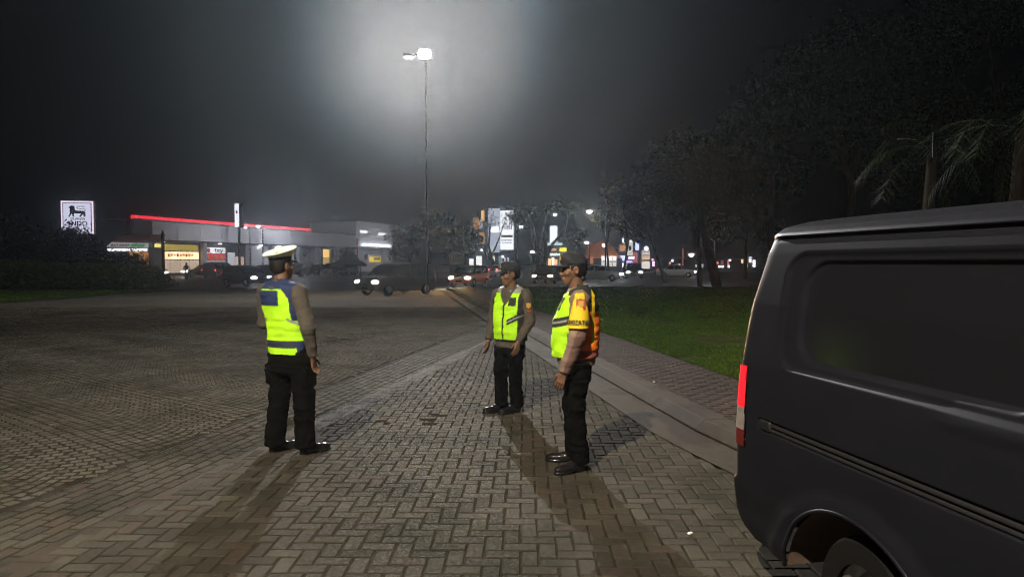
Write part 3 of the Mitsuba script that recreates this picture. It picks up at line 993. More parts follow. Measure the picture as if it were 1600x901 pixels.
def badge(key, M, c, nrm, w, h, mat, depth=.004, up=(0, 0, 1), poly=None):
    """a flat cloth badge lying on the sleeve"""
    n = unit(nrm); r = unit(np.cross(up, n)); u = np.cross(n, r)
    if poly is None:
        poly = [(-.5, -.25), (-.3, -.45), (0, -.55), (.3, -.45), (.5, -.25), (.5, .5), (.25, .42), (0, .5), (-.25, .42), (-.5, .5)]
    m = extr([(x * w, y * h) for x, y in poly], depth)
    A = np.eye(4); A[:3, 0], A[:3, 1], A[:3, 2], A[:3, 3] = r, u, n, c
    m.apply_transform(A)
    return put(key, m, mat, M=M)


badge(p2 + '__shirt__sleeve_badge', M2, np.array(J2['shL']) * .62 + np.array(J2['elL']) * .38 + np.array([-.045, .052, 0]), (-.65, .75, 0), .05, .06, 'badge_gold')
badge(p2 + '__shirt__sleeve_badge', M2, np.array(J2['shL']) * .42 + np.array(J2['elL']) * .58 + np.array([-.040, .048, 0]), (-.65, .75, 0), .05, .025, 'badge_red')
pin = trimesh.creation.icosphere(1, .013); pin.apply_translation([-.06, .085, 1.345])
put(p2 + '__shirt__collar_pin', pin, 'tape_grey', M=M2)

# ------------------------------------------------------------------ officer at the right, seen from the left side
p3 = thing('person', 'person in lime and orange vest with yellow armband, nearest to the van', 'person', 'officers standing on the pavement')
TOR3 = [(.76, .165, .140, 0, 0), (.86, .176, .156, 0, .008), (.96, .178, .174, 0, .018), (1.08, .184, .174, 0, .018), (1.22, .196, .160, 0, .008), (1.33, .200, .138, 0, -.008), (1.39, .180, .110, 0, -.014), (1.435, .122, .076, 0, -.014), (1.46, .07, .055, 0, -.012)]
J3 = dict(torso=TOR3, neck=(0, -.012, 1.44), head=(0, .035, 1.595), head_yaw=math.radians(14), head_pitch=math.radians(-2),
          shR=(.192, -.01, 1.365), elR=(.255, -.06, 1.08), wrR=(.25, -.02, .83), hdR=(.0, .15, -1), thR=(-.2, 1, 0),
          shL=(-.192, -.015, 1.365), elL=(-.262, .005, 1.075), wrL=(-.235, .105, .80), hdL=(.08, .35, -.92), thL=(.3, 1, .4),
          hipR=(.098, 0, .85), knR=(.105, .035, .49), anR=(.115, .02, .10), toeR=math.radians(-4),
          hipL=(-.098, 0, .85), knL=(-.105, .02, .49), anL=(-.14, -.02, .10), toeL=math.radians(34),
          pw=.170, py=.004, trouser_top=.87, crotch=.69, shirt_hem=.835, vest_hem=.90, vest_top=1.44, thr=.108, knr=.082, hemr=.078, slv=(.078, .066, .05), armhole=.10)


def v3(c, n):
    x, y, z = c[:, 0], c[:, 1], c[:, 2]
    lab = np.zeros(len(c), int)
    lab[y < .03] = 1
    lab[(y < .03) & (z < .965)] = 5
    lab[(y < .03) & (z > 1.27)] = 2
    lab[(z > 1.395) & (y < .07)] = 2
    st = np.abs(z - (1.20 + (y - .08) * -.25))
    lab[(st < .034) & (y > .05) & (x < -.06)] = 3
    lab[(st < .034) & (y > .05) & (x > .06)] = 8
    lab[(st < .009) & (y > .05) & (np.abs(x) > .06)] = 4
    lab[(z > 1.275) & (z < 1.375) & (np.abs(x + .10) < .035) & (y > .05)] = 7
    lab[(np.abs(y - .075) < .006) & (x < 0) & (z > .97) & (z < 1.10)] = 2
    lab[(np.abs(x) < .008) & (y > .04)] = 2
    lab[(np.abs(y + .12) < .012) & (z > 1.02)] = 6
    return lab


def sh3(c, n):
    # the sleeve's outer half is a darker rust cloth
    lab = np.zeros(len(c), int)
    lab[(c[:, 1] < .035 + (1.05 - c[:, 2]) * .33) & (c[:, 2] < 1.2) & (c[:, 0] < -.18)] = 1
    return lab


M3, H3 = person(p3, world(.53, 5.80, math.radians(86)), J3, dict(shirt_split=(sh3, {0: ('shirt', 'shirt_tan'), 1: ('shirt__sleeve_panel', 'sleeve_rose')}), cargo=False,
                vest=(v3, {0: ('', 'vest_lime'), 1: ('orange_back', 'vest_orange'), 2: ('dark_panel', 'vest_dark'), 3: ('dark_stripe', 'vest_dark'), 4: ('reflective_strip', 'tape_grey'), 5: ('rust_hem', 'vest_rust'), 6: ('yellow_edge', 'arm_yellow'), 7: ('dark_patch', 'vest_dark'), 8: ('dark_stripe', 'vest_dark')})))
tag(p3 + '__vest__orange_back', 'orange back half of the vest')
field_cap(p3, H3, M3)
# the yellow armband: a flared cloth sleeve round the upper arm, with a shield badge and lettering
S_, E_ = np.array(J3['shL']), np.array(J3['elL'])


def bandf(X, Y, Z):
    d = rc(X, Y, Z, S_ + [-.012, 0, .005], S_ * .22 + E_ * .78, .080, .090)
    d = np.maximum(d, (S_[2] * .25 + E_[2] * .75) - Z)
    d = np.maximum(d, X + .155 - np.maximum(Z - 1.38, 0) * .2)
    d = np.maximum(d, -(S_[2] + .055 - Z) - 0 * X)
    # narrows to a point at the shoulder
    d = np.maximum(d, np.abs(Y + .012) - (.094 - np.maximum(Z - 1.17, 0) * .24))
    return d


m = crumple(surf(bandf, (-.4, -.15, 1.1), (-.12, .15, 1.46), .006), .006, 12, 12, 4)
put(p3 + '__armband', m, 'arm_yellow', smooth=True, M=M3)


def arm_pt(z):
    t = (S_[2] - z) / (S_[2] - E_[2])
    c = S_ + (E_ - S_) * t
    return c + np.array([-(.080 + .0135 * t) - .014, 0, 0])


badge(p3 + '__armband__shield', M3, arm_pt(1.325) + [.010, -.008, 0], (-1, 0, .12), .072, .105, 'badge_red', .006)
badge(p3 + '__armband__crest', M3, arm_pt(1.325) + [.004, -.008, .012], (-1, 0, .12), .042, .05, 'badge_gold', .004)
badge(p3 + '__armband__crest', M3, arm_pt(1.325) + [.004, -.008, -.030], (-1, 0, .12), .026, .026, 'tape_grey', .004)
tx = meshkit.text_mesh('KEGIATAN', .034, .004, True)
w_ = tx.bounds[1][0]
v = np.array(tx.vertices)
rad = .098
ang = (v[:, 0] - w_ / 2) * .9 / rad
c_ = S_ + (E_ - S_) * ((S_[2] - 1.195) / (S_[2] - E_[2]))
# wrapped round the sleeve, reading from the front of the arm to its back
tx.vertices = np.column_stack([c_[0] - np.cos(ang) * (rad + v[:, 2]), c_[1] - np.sin(ang) * (rad + v[:, 2]), 1.178 + v[:, 1]])
put(p3 + '__armband__lettering', tx, 'vest_dark', M=M3)
# ------------------------------------------------------------------ the panel van at the right
def van_paint(p, n, uv):
    d = mikit.fbm(p.x * 5, p.y * 5, p.z * 5, 3)
    return mikit.mix((.0072, .0076, .0108), (.0095, .0100, .0140), d)


scene['van_paint'] = {'type': 'twosided', 'bsdf': {'type': 'principled', 'base_color': mikit.proc(van_paint), 'roughness': .38, 'metallic': .0, 'specular': .10, 'clearcoat': .22, 'clearcoat_gloss': .96}}
prin('van_gloss', (.007, .0072, .0095), .16, spec=.35, clearcoat=.5, clearcoat_gloss=.97)
prin('liner_brown', (.10, .065, .045), .9)  # brown tone stands in for the lit paving seen through under the van
prin('rail_metal', (.10, .10, .11), .3, .85)
prin('trim_black', (.006, .006, .006), .6)
prin('lamp_clear', (.20, .18, .17), .10, spec=.8)
prin('lamp_dark_red', (.10, .008, .008), .15)
van = thing('panel_van', 'dark grey windowless panel van with one red tail light, parked by the kerb at right', 'van')
fv = np.array([.19, -.98]) / math.hypot(.19, .98)
MV = np.eye(4)
MV[:2, 0] = fv
MV[:2, 1] = [-fv[1], fv[0]]
MV[:2, 3] = np.array([1.22, 3.45]) + .83 * MV[:2, 1]
MVt = T(MV)
WZ = np.array([(.26, .785), (.34, .805), (.50, .822), (.80, .830), (1.05, .828), (1.15, .822), (1.45, .795), (1.70, .757), (1.765, .745), (1.78, .748), (1.795, .738), (1.825, .70), (1.85, .62), (1.868, .48), (1.876, .28), (1.879, .02)])
XR = np.array([(.26, -.10), (.30, -.18), (.36, -.235), (.52, -.245), (.535, -.22), (.56, -.205), (.80, -.20), (1.13, -.17), (1.45, -.13), (1.70, -.085), (1.765, -.06), (1.78, -.06), (1.795, -.055), (1.825, -.035), (1.85, .02), (1.868, .16), (1.876, .6), (1.879, 1.6)])
XF = np.array([(.26, 3.95), (.40, 4.04), (.60, 4.06), (.9, 3.98), (1.05, 3.88), (1.70, 3.42), (1.765, 3.36), (1.795, 3.33), (1.825, 3.25), (1.85, 3.1), (1.868, 2.9), (1.876, 2.5), (1.879, 2.0)])
zl = np.unique(np.round(np.concatenate([np.arange(.26, 1.76, .01), [.53, .835, .84, .845, .885, .89, .895], np.arange(1.76, 1.80, .004), np.arange(1.80, 1.86, .008), [1.865, 1.869, 1.873, 1.876, 1.878, 1.879]]), 4))
# sharp pressings read from the photograph
sR = np.arange(.10, 3.5, .0125)


def sstep(a_, b_, x):
    t = np.clip((x - a_) / (b_ - a_), 0, 1)
    return t * t * (3 - 2 * t)


def rrect(s, z, s0, s1, z0, z1, r):
    qx, qz = np.abs(s - (s0 + s1) / 2) - (s1 - s0) / 2 + r, np.abs(z - (z0 + z1) / 2) - (z1 - z0) / 2 + r
    return np.hypot(np.maximum(qx, 0), np.maximum(qz, 0)) + np.minimum(np.maximum(qx, qz), 0) - r


def side_in(s, z):
    """how far the side panel is pressed inwards"""
    d = .014 * sstep(.007, -.008, rrect(s, z, .165, 1.66, 1.165, 1.69, .10))
    d += .017 * sstep(.008, -.009, rrect(s, z, .265, 1.47, 1.205, 1.655, .13))
    d += .020 * sstep(.006, -.006, np.abs(z - .865) - .026) * sstep(.045, .06, s) * sstep(2.6, 2.5, s)
    d -= .006 * sstep(.045, .0, np.abs(z - 1.125 - .02 * (s - 1.2))) * sstep(.95, 1.25, s)
    d += .006 * sstep(.004, .001, np.abs(s - 1.735)) * (z > .3)
    d += .020 * sstep(.009, .004, np.abs(z - 1.768))
    e_ = np.hypot((s - .66) / .49, (z - .22) / .42)
    d -= .022 * sstep(1.22, 1.02, e_)
    d -= .012 * sstep(.42, .30, z)
    return d


rows, info = [], []
for z in zl:
    w, x0, x1 = (np.interp(z, A_[:, 0], A_[:, 1]) for A_ in (WZ, XR, XF))
    r = min(.085 + .05 * sstep(1.3, 1.75, z), w * .9, (x1 - x0) * .45)
    s = np.clip(sR, None, None)
    pr = []
    # right side from the rear corner forwards, front, left side backwards, rear
    u_ = np.linspace(0, 1, len(sR)) ** 1.0
    sr = x0 + r + (x1 - .12 - x0 - r) * (sR - sR[0]) / (sR[-1] - sR[0])
    flat = z < 1.79
    yo = -w + (side_in(sr, z) if flat else 0 * sr)
    a0 = np.linspace(math.pi / 2, 0, 9)[1:-1]
    pr += list(zip(sr, yo))
    for q in np.linspace(0, 1, 8)[1:]:
        pr.append((x1 - .12 * (1 - math.sin(q * math.pi / 2)), -w + .12 * min(1, w / .3) * (1 - math.cos(q * math.pi / 2))))
    for q in np.linspace(-1, 1, 12)[1:-1]:
        pr.append((x1, q * (w - .12 * min(1, w / .3))))
    for q in np.linspace(1, 0, 8)[:-1]:
        pr.append((x1 - .12 * (1 - math.sin(q * math.pi / 2)), w - .12 * min(1, w / .3) * (1 - math.cos(q * math.pi / 2))))
    for q in np.linspace(1, 0, 60):
        xx = x0 + r + (x1 - .12 - x0 - r) * q
        pr.append((xx, w - (float(side_in(np.array([xx]), np.array([z]))[0]) if flat else 0)))
    for q in np.linspace(0, math.pi / 2, 11)[1:]:
        pr.append((x0 + r - r * math.sin(q), w - r + r * math.cos(q)))
    for q in np.linspace(1, -1, 40)[1:-1]:
        pr.append((x0 - .012 * (1 - q * q), q * (w - r)))
    for q in np.linspace(math.pi / 2, 0, 15)[:-1]:
        pr.append((x0 + r - r * math.sin(q), -(w - r) - r * math.cos(q)))
    rows.append(np.column_stack([np.array(pr), np.full(len(pr), z)]))
R_ = np.array(rows)
nz, npn = R_.shape[:2]
P_ = R_.reshape(-1, 3)
P_[:, 0] -= .12 * sstep(.6, -.2, P_[:, 0])
e_ = np.hypot((P_[:, 0] - .66) / .49, (P_[:, 2] - .22) / .42)
e2 = np.hypot((P_[:, 0] - 3.30) / .45, (P_[:, 2] - .22) / .42)
side = np.abs(P_[:, 1]) > .70
bad = np.zeros(len(P_), bool)
for cx_, ax_, ee in ((.66, .49, e_), (3.30, .45, e2)):
    sn = side & (ee >= .965) & (ee < 1.015)
    P_[sn, 0] = cx_ + (P_[sn, 0] - cx_) / ee[sn]
    P_[sn, 2] = .22 + (P_[sn, 2] - .22) / ee[sn]
    bad |= side & (ee < .965)
F_ = []
i0, j0 = np.meshgrid(np.arange(nz - 1), np.arange(npn), indexing='ij')
i0, j0 = i0.ravel(), j0.ravel()
j1 = (j0 + 1) % npn
A0, A1, A2, A3 = i0 * npn + j0, i0 * npn + j1, (i0 + 1) * npn + j1, (i0 + 1) * npn + j0
F_ = np.vstack([np.column_stack([A0, A1, A2]), np.column_stack([A0, A2, A3])])
F_ = F_[~bad[F_].any(1)]
shell = trimesh.Trimesh(P_, F_, process=False)
nrm = np.array(shell.vertex_normals)


def vlab(c, n):
    lab = np.zeros(len(c), int)
    x, y, z = c.T
    q = (np.abs(y) > .66) & (x < -.195 + .03 * z) & (z > .715) & (z < 1.13)
    for k, sg in ((0, -1), (3, 1)):
        s_ = np.sign(y) == sg
        lab[q & s_ & (z > .915)] = 1 + k
        lab[q & s_ & (z <= .915) & (z > .80)] = 2 + k
        lab[q & s_ & (z <= .80)] = 3 + k
    lab[(x < .08) & (np.abs(y) < .60) & (z > 1.17) & (z < 1.64)] = 7
    lab[(rrect(x, z, .265, 1.47, 1.205, 1.655, .13) < -.012) & (y < -.6)] = 10
    lab[(x > 3.35) & (np.abs(y) < .72) & (z > 1.06) & (z < 1.70)] = 8
    return lab


for u, mm in split(shell, vlab).items():
    nm, mt, em = {0: ('body', 'van_paint', None), 1: ('tail_light', 'lamp_red', None), 2: ('reversing_light', 'lamp_clear', None), 3: ('reflector', 'lamp_dark_red', None), 4: ('tail_light', 'lamp_red', None),
                  5: ('reversing_light', 'lamp_clear', None), 6: ('reflector', 'lamp_dark_red', None), 7: ('rear_window', 'car_glass', None), 8: ('windshield', 'car_glass', None), 9: ('sill', 'trim_black', None), 10: ('side_panel', 'van_gloss', None)}[u]
    if u in (1, 2, 3, 4, 5, 6):
        n_ = np.array(mm.vertices) * [1, 1, 0] - [-.04, 0, 0]
        n_[:, 1] = np.sign(n_[:, 1]) * np.maximum(np.abs(n_[:, 1]) - .70, .03)
        n_ /= np.linalg.norm(n_, axis=1, keepdims=True)
        mm.vertices = np.array(mm.vertices) + n_ * .008
    if u in (1, 4):
        put(f'{van}__{nm}', mm, mt, smooth=35, M=MVt, emit=(1.0, .012, .03), ew=.3)
    else:
        put(f'{van}__{nm}', mm, mt, smooth=35, M=MVt)
tag(van + '__tail_light', 'glowing red upper part of the tail lamp')


def arch_y(s, z):
    return -(np.interp(z, WZ[:, 0], WZ[:, 1]) - side_in(s, z))


for cx_, ax_ in ((.66, .49), (3.30, .45)):
    for sg in (-1, 1):
        t = np.linspace(math.radians(5), math.radians(176), 60)
        s_, z_ = cx_ + ax_ * np.cos(t), .22 + .42 * np.sin(t)
        y_ = arch_y(s_, z_)
        put(van + '__arch_lip', tube(np.column_stack([s_, -sg * (y_ + .004) * (1 if sg > 0 else 1), z_]) if sg > 0 else np.column_stack([s_, y_ + .004, z_]), .010, 8), 'van_paint', smooth=True, M=MVt)
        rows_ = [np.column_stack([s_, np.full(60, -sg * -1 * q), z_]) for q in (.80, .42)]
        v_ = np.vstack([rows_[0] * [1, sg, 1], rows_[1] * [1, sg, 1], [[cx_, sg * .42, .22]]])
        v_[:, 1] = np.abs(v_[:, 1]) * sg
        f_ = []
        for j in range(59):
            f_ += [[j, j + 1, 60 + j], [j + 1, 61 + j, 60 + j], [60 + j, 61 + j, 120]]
        put(van + '__wheel_well', trimesh.Trimesh(v_, f_, process=False), 'liner_brown', smooth=40, M=MVt)
        wk = van + '__wheel'
        prof = [(.165, -.08), (.20, -.085), (.255, -.085), (.270, -.070), (.275, -.03), (.275, .03), (.270, .070), (.255, .085), (.20, .085), (.165, .08), (.165, -.08)]
        ty = lathe(prof, 48, 'y'); ty.apply_translation([cx_, sg * .70, .276])
        k = put(wk, ty, 'rubber', smooth=40, M=MVt)
        rm = lathe([(0, .03), (.05, .035), (.06, .02), (.13, .015), (.15, .045), (.168, .06), (.168, -.06), (0, -.06)], 36, 'y')
        if sg > 0:
            rm.apply_scale([1, -1, 1])
        rm.apply_translation([cx_, sg * .70, .276])
        put(k + '__rim', rm, 'metal_grey', smooth=35, M=MVt)
put(van + '__floor', box(.12, 3.9, -.41, .41, .30, .36), 'trim_black', M=MVt)
put(van + '__floor', box(1.20, 2.80, -.74, .74, .27, .32), 'trim_black', M=MVt)
# the sliding-door rail in its slot
rs = np.linspace(.06, 2.45, 60)
for dz, rr in ((.010, .0105), (-.015, .0085)):
    yy_ = -np.interp(.865 + dz, WZ[:, 0], WZ[:, 1]) + .012
    put(van + '__door_rail', tube(np.column_stack([rs, np.full(60, yy_), np.full(60, .865 + dz)]), rr, 10), 'rail_metal', smooth=40, M=MVt)
put(van + '__rail_cap', rbox(-.04, .055, -.834, -.80, .838, .892, .012), 'trim_black', smooth=40, M=MVt)
# rear lid details
put(van + '__plate', box(-.262, -.252, -.24, .24, .60, .72), 'plate_black', M=MVt)
put(van + '__lid_handle', rbox(-.255, -.19, -.14, .14, .80, .85, .012), 'trim_black', smooth=40, M=MVt)
put(van + '__rear_wiper', tube([(-.19, .05, 1.15), (-.18, -.15, 1.22), (-.17, -.40, 1.25)], .008, 6), 'trim_black', M=MVt)
# ------------------------------------------------------------------ lamps
def emis(name, key, mesh, em, ew=.12, M=None, mat='lamp_lens', smooth=False):
    return put(key, mesh, mat, smooth=smooth, M=M, emit=em, ew=ew)


fm = thing('floodlight_mast', 'tall steel mast whose blazing floodlight lights the whole plaza', 'lamp')
lx_, ly_, lz_ = LAMP
put(fm + '__pole', tube([(lx_, ly_ + .5, 0), (lx_, ly_ + .5, 6), (lx_, ly_ + .5, 12.0), (lx_, ly_ + .2, 12.25)], [.05, .036, .03, .03], 14), 'metal_dark', smooth=40)
put(fm + '__crossbar', tube([(lx_ - .9, ly_ + .2, lz_ + .05), (lx_ + .35, ly_ + .2, lz_ + .05)], .04, 8), 'metal_dark', smooth=40)
put(fm + '__base_plate', box(lx_ - .25, lx_ + .25, ly_ + .25, ly_ + .75, 0, .05), 'metal_grey')
k = put(fm + '__floodlight', rbox(lx_ - .36, lx_ + .36, ly_ - .06, ly_ + .14, lz_ - .28, lz_ + .28, .03), 'metal_grey', smooth=40)
ln = trimesh.creation.icosphere(3, 1.); ln.apply_scale([.33, .06, .25]); ln.apply_translation([lx_, ly_ - .07, lz_])
emis('lens', k + '__lens', ln, (40, 40, 42), smooth=True)
k = put(fm + '__floodlight', rbox(lx_ - 1.05, lx_ - .55, ly_ - .15, ly_ + .25, lz_ - .12, lz_ + .02, .03), 'metal_grey', smooth=40)
emis('lens', k + '__lens', box(lx_ - 1.0, lx_ - .6, ly_ - .1, ly_ + .2, lz_ - .16, lz_ - .121), (9, 9, 9.3))


def street_lamp(label, x, y, h, arm=(-1, 0), L=1.4, em=(40, 40, 42), ew=.3, group='street lamps', size=.3, r=.07):
    t = thing('street_lamp', label, 'lamp', group)
    a_ = unit([arm[0], arm[1], 0])
    put(t + '__pole', tube([(x, y, 0), (x, y, h * .6), (x, y, h)], [r * 1.3, r, r * .8], 10), 'metal_dark', smooth=40)
    e0 = np.array([x, y, h - .1]); e1 = e0 + a_ * L * .5 + [0, 0, .25]; e2_ = e0 + a_ * L + [0, 0, .3]
    put(t + '__arm', tube([e0, e1, e2_], r * .55, 8), 'metal_dark', smooth=40)
    hd_ = rbox(-.7 * size, .7 * size, -size * .5, size * .5, -.05, .06, .03)
    A = np.eye(4); A[:3, 0], A[:3, 1], A[:3, 3] = a_, np.cross([0, 0, 1], a_), e2_ + a_ * .3
    put(t + '__head', hd_, 'metal_grey', smooth=40, M=T(A))
    l_ = trimesh.creation.icosphere(2, 1.); l_.apply_scale([.5 * size, size * .5, .36 * size]); l_.apply_translation([0, 0, -.05 - .2 * size])
    emis('l', t + '__lens', l_, em, ew, T(A), smooth=True)
    return e2_ + a_ * .3


street_lamp('street lamp standing behind the photographer', REAR[0] - 1.7, REAR[1] - .3, 8.2, (1, .2), 1.4, (5, 4.7, 4.1), size=.36)
P = at(918, 330, 75); street_lamp('bright street lamp above the head of the officer with the yellow armband', P[0] + 1.9, 75, P[2] - .1, em=(300, 300, 310), ew=2., size=.5)
P = at(866, 334, 100); street_lamp('small street lamp above the forked tree', P[0] + 1.8, 100, P[2] - .2, em=(60, 60, 62), size=.4)
P = at(813, 353, 110); street_lamp('street lamp just right of the tall white banner', P[0] + 1.8, 110, P[2] - .2, em=(80, 80, 84), size=.6)
P = at(1100, 372, 60); street_lamp('street lamp over the lawn beside the leaning trunk', P[0] + .9, 60, P[2] - .2, em=(120, 118, 115), ew=.5, L=.6, size=.35)
P = at(1079, 396, 90); street_lamp('low lamp left of the trunks on the lawn', P[0] + 1.0, 90, P[2] - .2, em=(90, 90, 90), L=.6, size=.6)
P = at(404, 352, 98); street_lamp('tall car park lamp in front of the red roof line, right one of the two', P[0] + .55, 98, P[2] - .2, (-1, 0), .3, (60, 60, 62), size=.45)
P = at(384, 354, 99); street_lamp('smaller car park lamp in front of the red roof line, left one of the two', P[0] + .55, 99, P[2] - .2, (-1, 0), .3, (30, 30, 31), size=.35)
scene['car_park_light'] = {'type': 'point', 'position': (at(404, 352, 98) + [0, -.2, -.6]).tolist(), 'intensity': C(62, 62, 67), 'sampling_weight': 3.}
scene['fascia_fill_right'] = {'type': 'point', 'position': (at(470, 352, 112) + [0, -.2, .3]).tolist(), 'intensity': C(62, 62, 69), 'sampling_weight': 3.}  # added point light with no lamp post, brightens the right of the fascia
scene['lawn_light'] = {'type': 'point', 'position': (at(1100, 372, 60) + [0, -.4, -.7]).tolist(), 'intensity': C(9, 9, 8.6), 'sampling_weight': 3.}
scene['avenue_light'] = {'type': 'point', 'position': (at(918, 330, 75) + [0, -.5, -.6]).tolist(), 'intensity': C(25, 25, 26), 'sampling_weight': 4.}


# ------------------------------------------------------------------ signs and buildings
def fbox(t, nm, x0, x1, y0, y1, z0, z1, mat, M, em=None, ew=.12):
    return put(f'{t}__{nm}', box(x0, x1, y0, y1, z0, z1), mat, M=M, emit=em, ew=ew)


def ftext(t, nm, s, x, y, h, z, mat, M, w=None, em=None):
    m = meshkit.text_mesh(s, h, .03, True)
    if w:
        m.apply_scale([w / m.bounds[1][0], 1, 1])
    m.apply_translation([x, y, z])
    return put(f'{t}__{nm}', m, mat, M=M, emit=em)


def sitting(u0, u1, Z):
    """facade frame at distance Z that faces the plaza, its left edge at column u0; returns (frame, width)"""
    a_, b_ = at(u0, 411, Z), at(u1, 411, Z)
    return frame((a_[0], Z, 0), (1, 0)), b_[0] - a_[0]


hz_ = lambda v, Z: float(at(800, v, Z)[2])

# pylon sign with the lion
t = thing('pylon_sign', 'white lit square pylon sign with a black lion and lettering', 'sign')
Mf = frame(at(97, 411, 75) * [1, 1, 0], (.985, .17))
put(t + '__post', box(.5, .9, 0, 4.9, -.45, -.15), 'metal_dark', M=Mf)
put(t + '__post', box(2.2, 2.6, 0, 4.9, -.45, -.15), 'metal_dark', M=Mf)
fbox(t, 'box', 0, 3.12, 4.7, 8.12, -.5, 0, 'sign_orange', Mf)
fbox(t, 'border', 0.0, 3.12, 4.7, 8.14, .0, .03, 'sign_white', Mf, (.95, .80, 1.0), .3)
fbox(t, 'frame_line', .16, 2.96, 4.86, 7.97, .032, .05, 'wall_grey', Mf)
fbox(t, 'face', .24, 2.88, 4.9, 7.9, .052, .07, 'sign_white', Mf, (.66, .66, .82), .3)
lion = [(.74, 6.50), (.86, 6.50), (.96, 6.66), (1.02, 6.84), (1.10, 6.72), (1.14, 6.50), (1.30, 6.50), (1.29, 6.58), (1.24, 6.62), (1.30, 6.86), (1.50, 6.84), (1.75, 6.85), (1.96, 6.80), (1.86, 6.64), (1.78, 6.56), (1.78, 6.50),
        (1.94, 6.50), (2.06, 6.68), (2.16, 6.74), (2.22, 6.50), (2.37, 6.50), (2.38, 6.80), (2.33, 7.02), (2.20, 7.12), (1.90, 7.12), (1.62, 7.12), (1.42, 7.16), (1.34, 7.30), (1.34, 7.48), (1.28, 7.62), (1.10, 7.66), (.92, 7.62), (.84, 7.52), (.78, 7.40), (.90, 7.36), (.86, 7.16), (.90, 6.98), (.84, 6.74)]
put(t + '__lion', extr([(x, y) for x, y in lion], .03), 'sign_black', M=T(np.array(Mf.matrix) @ trimesh.transformations.translation_matrix([0, 0, .072])))
tl = [(2.30, 7.06), (2.38, 7.16), (2.36, 7.26), (2.2, 7.30), (1.85, 7.30), (1.62, 7.34), (1.56, 7.46), (1.62, 7.56), (1.85, 7.58), (2.35, 7.57)]
put(t + '__tail', tube([(x, y, .085) for x, y in tl], .028, 6), 'sign_black', M=Mf)
ftext(t, 'lettering', 'SUPER', .88, 6.16, .20, .072, 'sign_black', Mf, 1.45)
ftext(t, 'lettering', 'INDO', .64, 5.56, .46, .072, 'sign_black', Mf, 1.9)

# slim white pylon in the car park
t = thing('pylon_sign', 'slim white lit pylon sign on a dark pole in the car park', 'sign')
P = at(368, 411, 72)
Mf = frame(P * [1, 1, 0], (.9, -.42))
fbox(t, 'pole', .18, .36, 0, 5.2, -.35, -.17, 'metal_dark', Mf)
fbox(t, 'box', -.02, .66, 5.2, 7.66, -.5, 0, 'metal_dark', Mf)
fbox(t, 'face', 0, .56, 5.25, 7.6, .001, .03, 'sign_white', Mf, (.95, .95, 1.0), .3)
put(t + '__emblem', extr([(.2, 6.6), (.4, 6.6), (.42, 6.75), (.36, 6.9), (.22, 6.9), (.16, 6.76)], .02), 'sign_black', M=T(np.array(Mf.matrix) @ trimesh.transformations.translation_matrix([0, 0, .032])))

# supermarket
r_ = (.313, .95)
Mf = frame((-45.9, 86.8, 0), r_)
t = thing('supermarket', 'long low supermarket with grey fascia and a red light strip along the roof', 'building')
fbox(t, 'wall', 0, 52, 0, 6.9, -10, -.950, 'wall_dark', Mf)
fbox(t, 'roof', -.2, 52.1, 6.9, 7.1, -10.2, .3, 'wall_grey', Mf)
for i in range(12):
    x0 = 3.0 + i * 4.08
    fbox(t, 'fascia_panel', x0 + .02, x0 + 4.06, 4.62, 6.88, -.1, .12, 'wall_white', Mf)
fbox(t, 'fascia_panel', 0, 2.98, 4.62, 6.88, -.2, .06, 'wall_dark', Mf)
fbox(t, 'soffit', 0, 52, 4.42, 4.60, -.950, .10, 'wall_dark', Mf)
fbox(t, 'light_strip', -.3, 37.0, 6.95, 7.45, .14, .22, 'sign_red', Mf, (1.3, .02, .05), .5)
for x0 in (2.6, 12.1, 21.4, 27.0, 34.0, 39.6, 45.5, 51.3):
    fbox(t, 'column', x0, x0 + .6, 0, 4.42, -.7, -.1, 'wall_grey', Mf)
w = put(t + '__window', box(3.4, 12.0, .2, 3.2, -.940, -.870), 'wall_dark', M=Mf)
for i in range(5):
    x0 = 3.5 + i * 1.7
    put(w + '__pane', box(x0, x0 + 1.64, 2.15, 3.15, -.860, -.830), 'sign_white', M=Mf, emit=((1.9, 1.05, .42), (1.6, .78, .26), (2.1, 1.25, .6), (1.8, .9, .32), (1.7, 1.05, .5))[i])
    put(w + '__pane', box(x0, x0 + 1.64, .4, 2.05, -.860, -.830), 'sign_white', M=Mf, emit=(.30, .19, .09))
for i in range(9):
    fbox(t, 'sale_poster', 6.4 + i * .52, 6.4 + i * .52 + .30, 2.5 + .05 * (i % 3), 2.86 + .06 * (i % 2), -.820, -.800, 'sign_orange' if i % 3 else 'sign_black', Mf)
fbox(t, 'banner', 4.2, 11.8, 3.3, 4.1, -.850, -.800, 'sign_yellow', Mf, (.16, .12, .02))
w = put(t + '__window', box(12.9, 17.3, .2, 4.0, -.940, -.870), 'wall_dark', M=Mf)
put(w + '__pane', box(13.0, 17.2, 3.05, 3.85, -.860, -.830), 'sign_white', M=Mf, emit=(.55, .56, .6))
put(w + '__pane', box(13.0, 17.2, 2.1, 3.0, -.860, -.830), 'sign_red', M=Mf, emit=(.34, .04, .04))
put(w + '__pane', box(13.0, 17.2, .3, 2.0, -.860, -.830), 'sign_white', M=Mf, emit=(.15, .13, .12))
ftext(t, 'lettering', 'tsy', 15.0, 3.2, .5, -.820, 'sign_black', Mf, 1.7)
put(t + '__emblem', lathe([(.0, 0), (.32, 0), (.32, .03), (0, .03)], 20).apply_translation([13.8, 3.42, -.820]), 'sign_red', M=Mf)
for i in range(3):
    fbox(t, 'sale_poster', 13.5 + i * 1.3, 14.0 + i * 1.3, 2.3, 2.75, -.820, -.800, 'sign_orange', Mf)
w = put(t + '__window', box(17.6, 21.3, .2, 3.4, -.940, -.870), 'wall_dark', M=Mf)
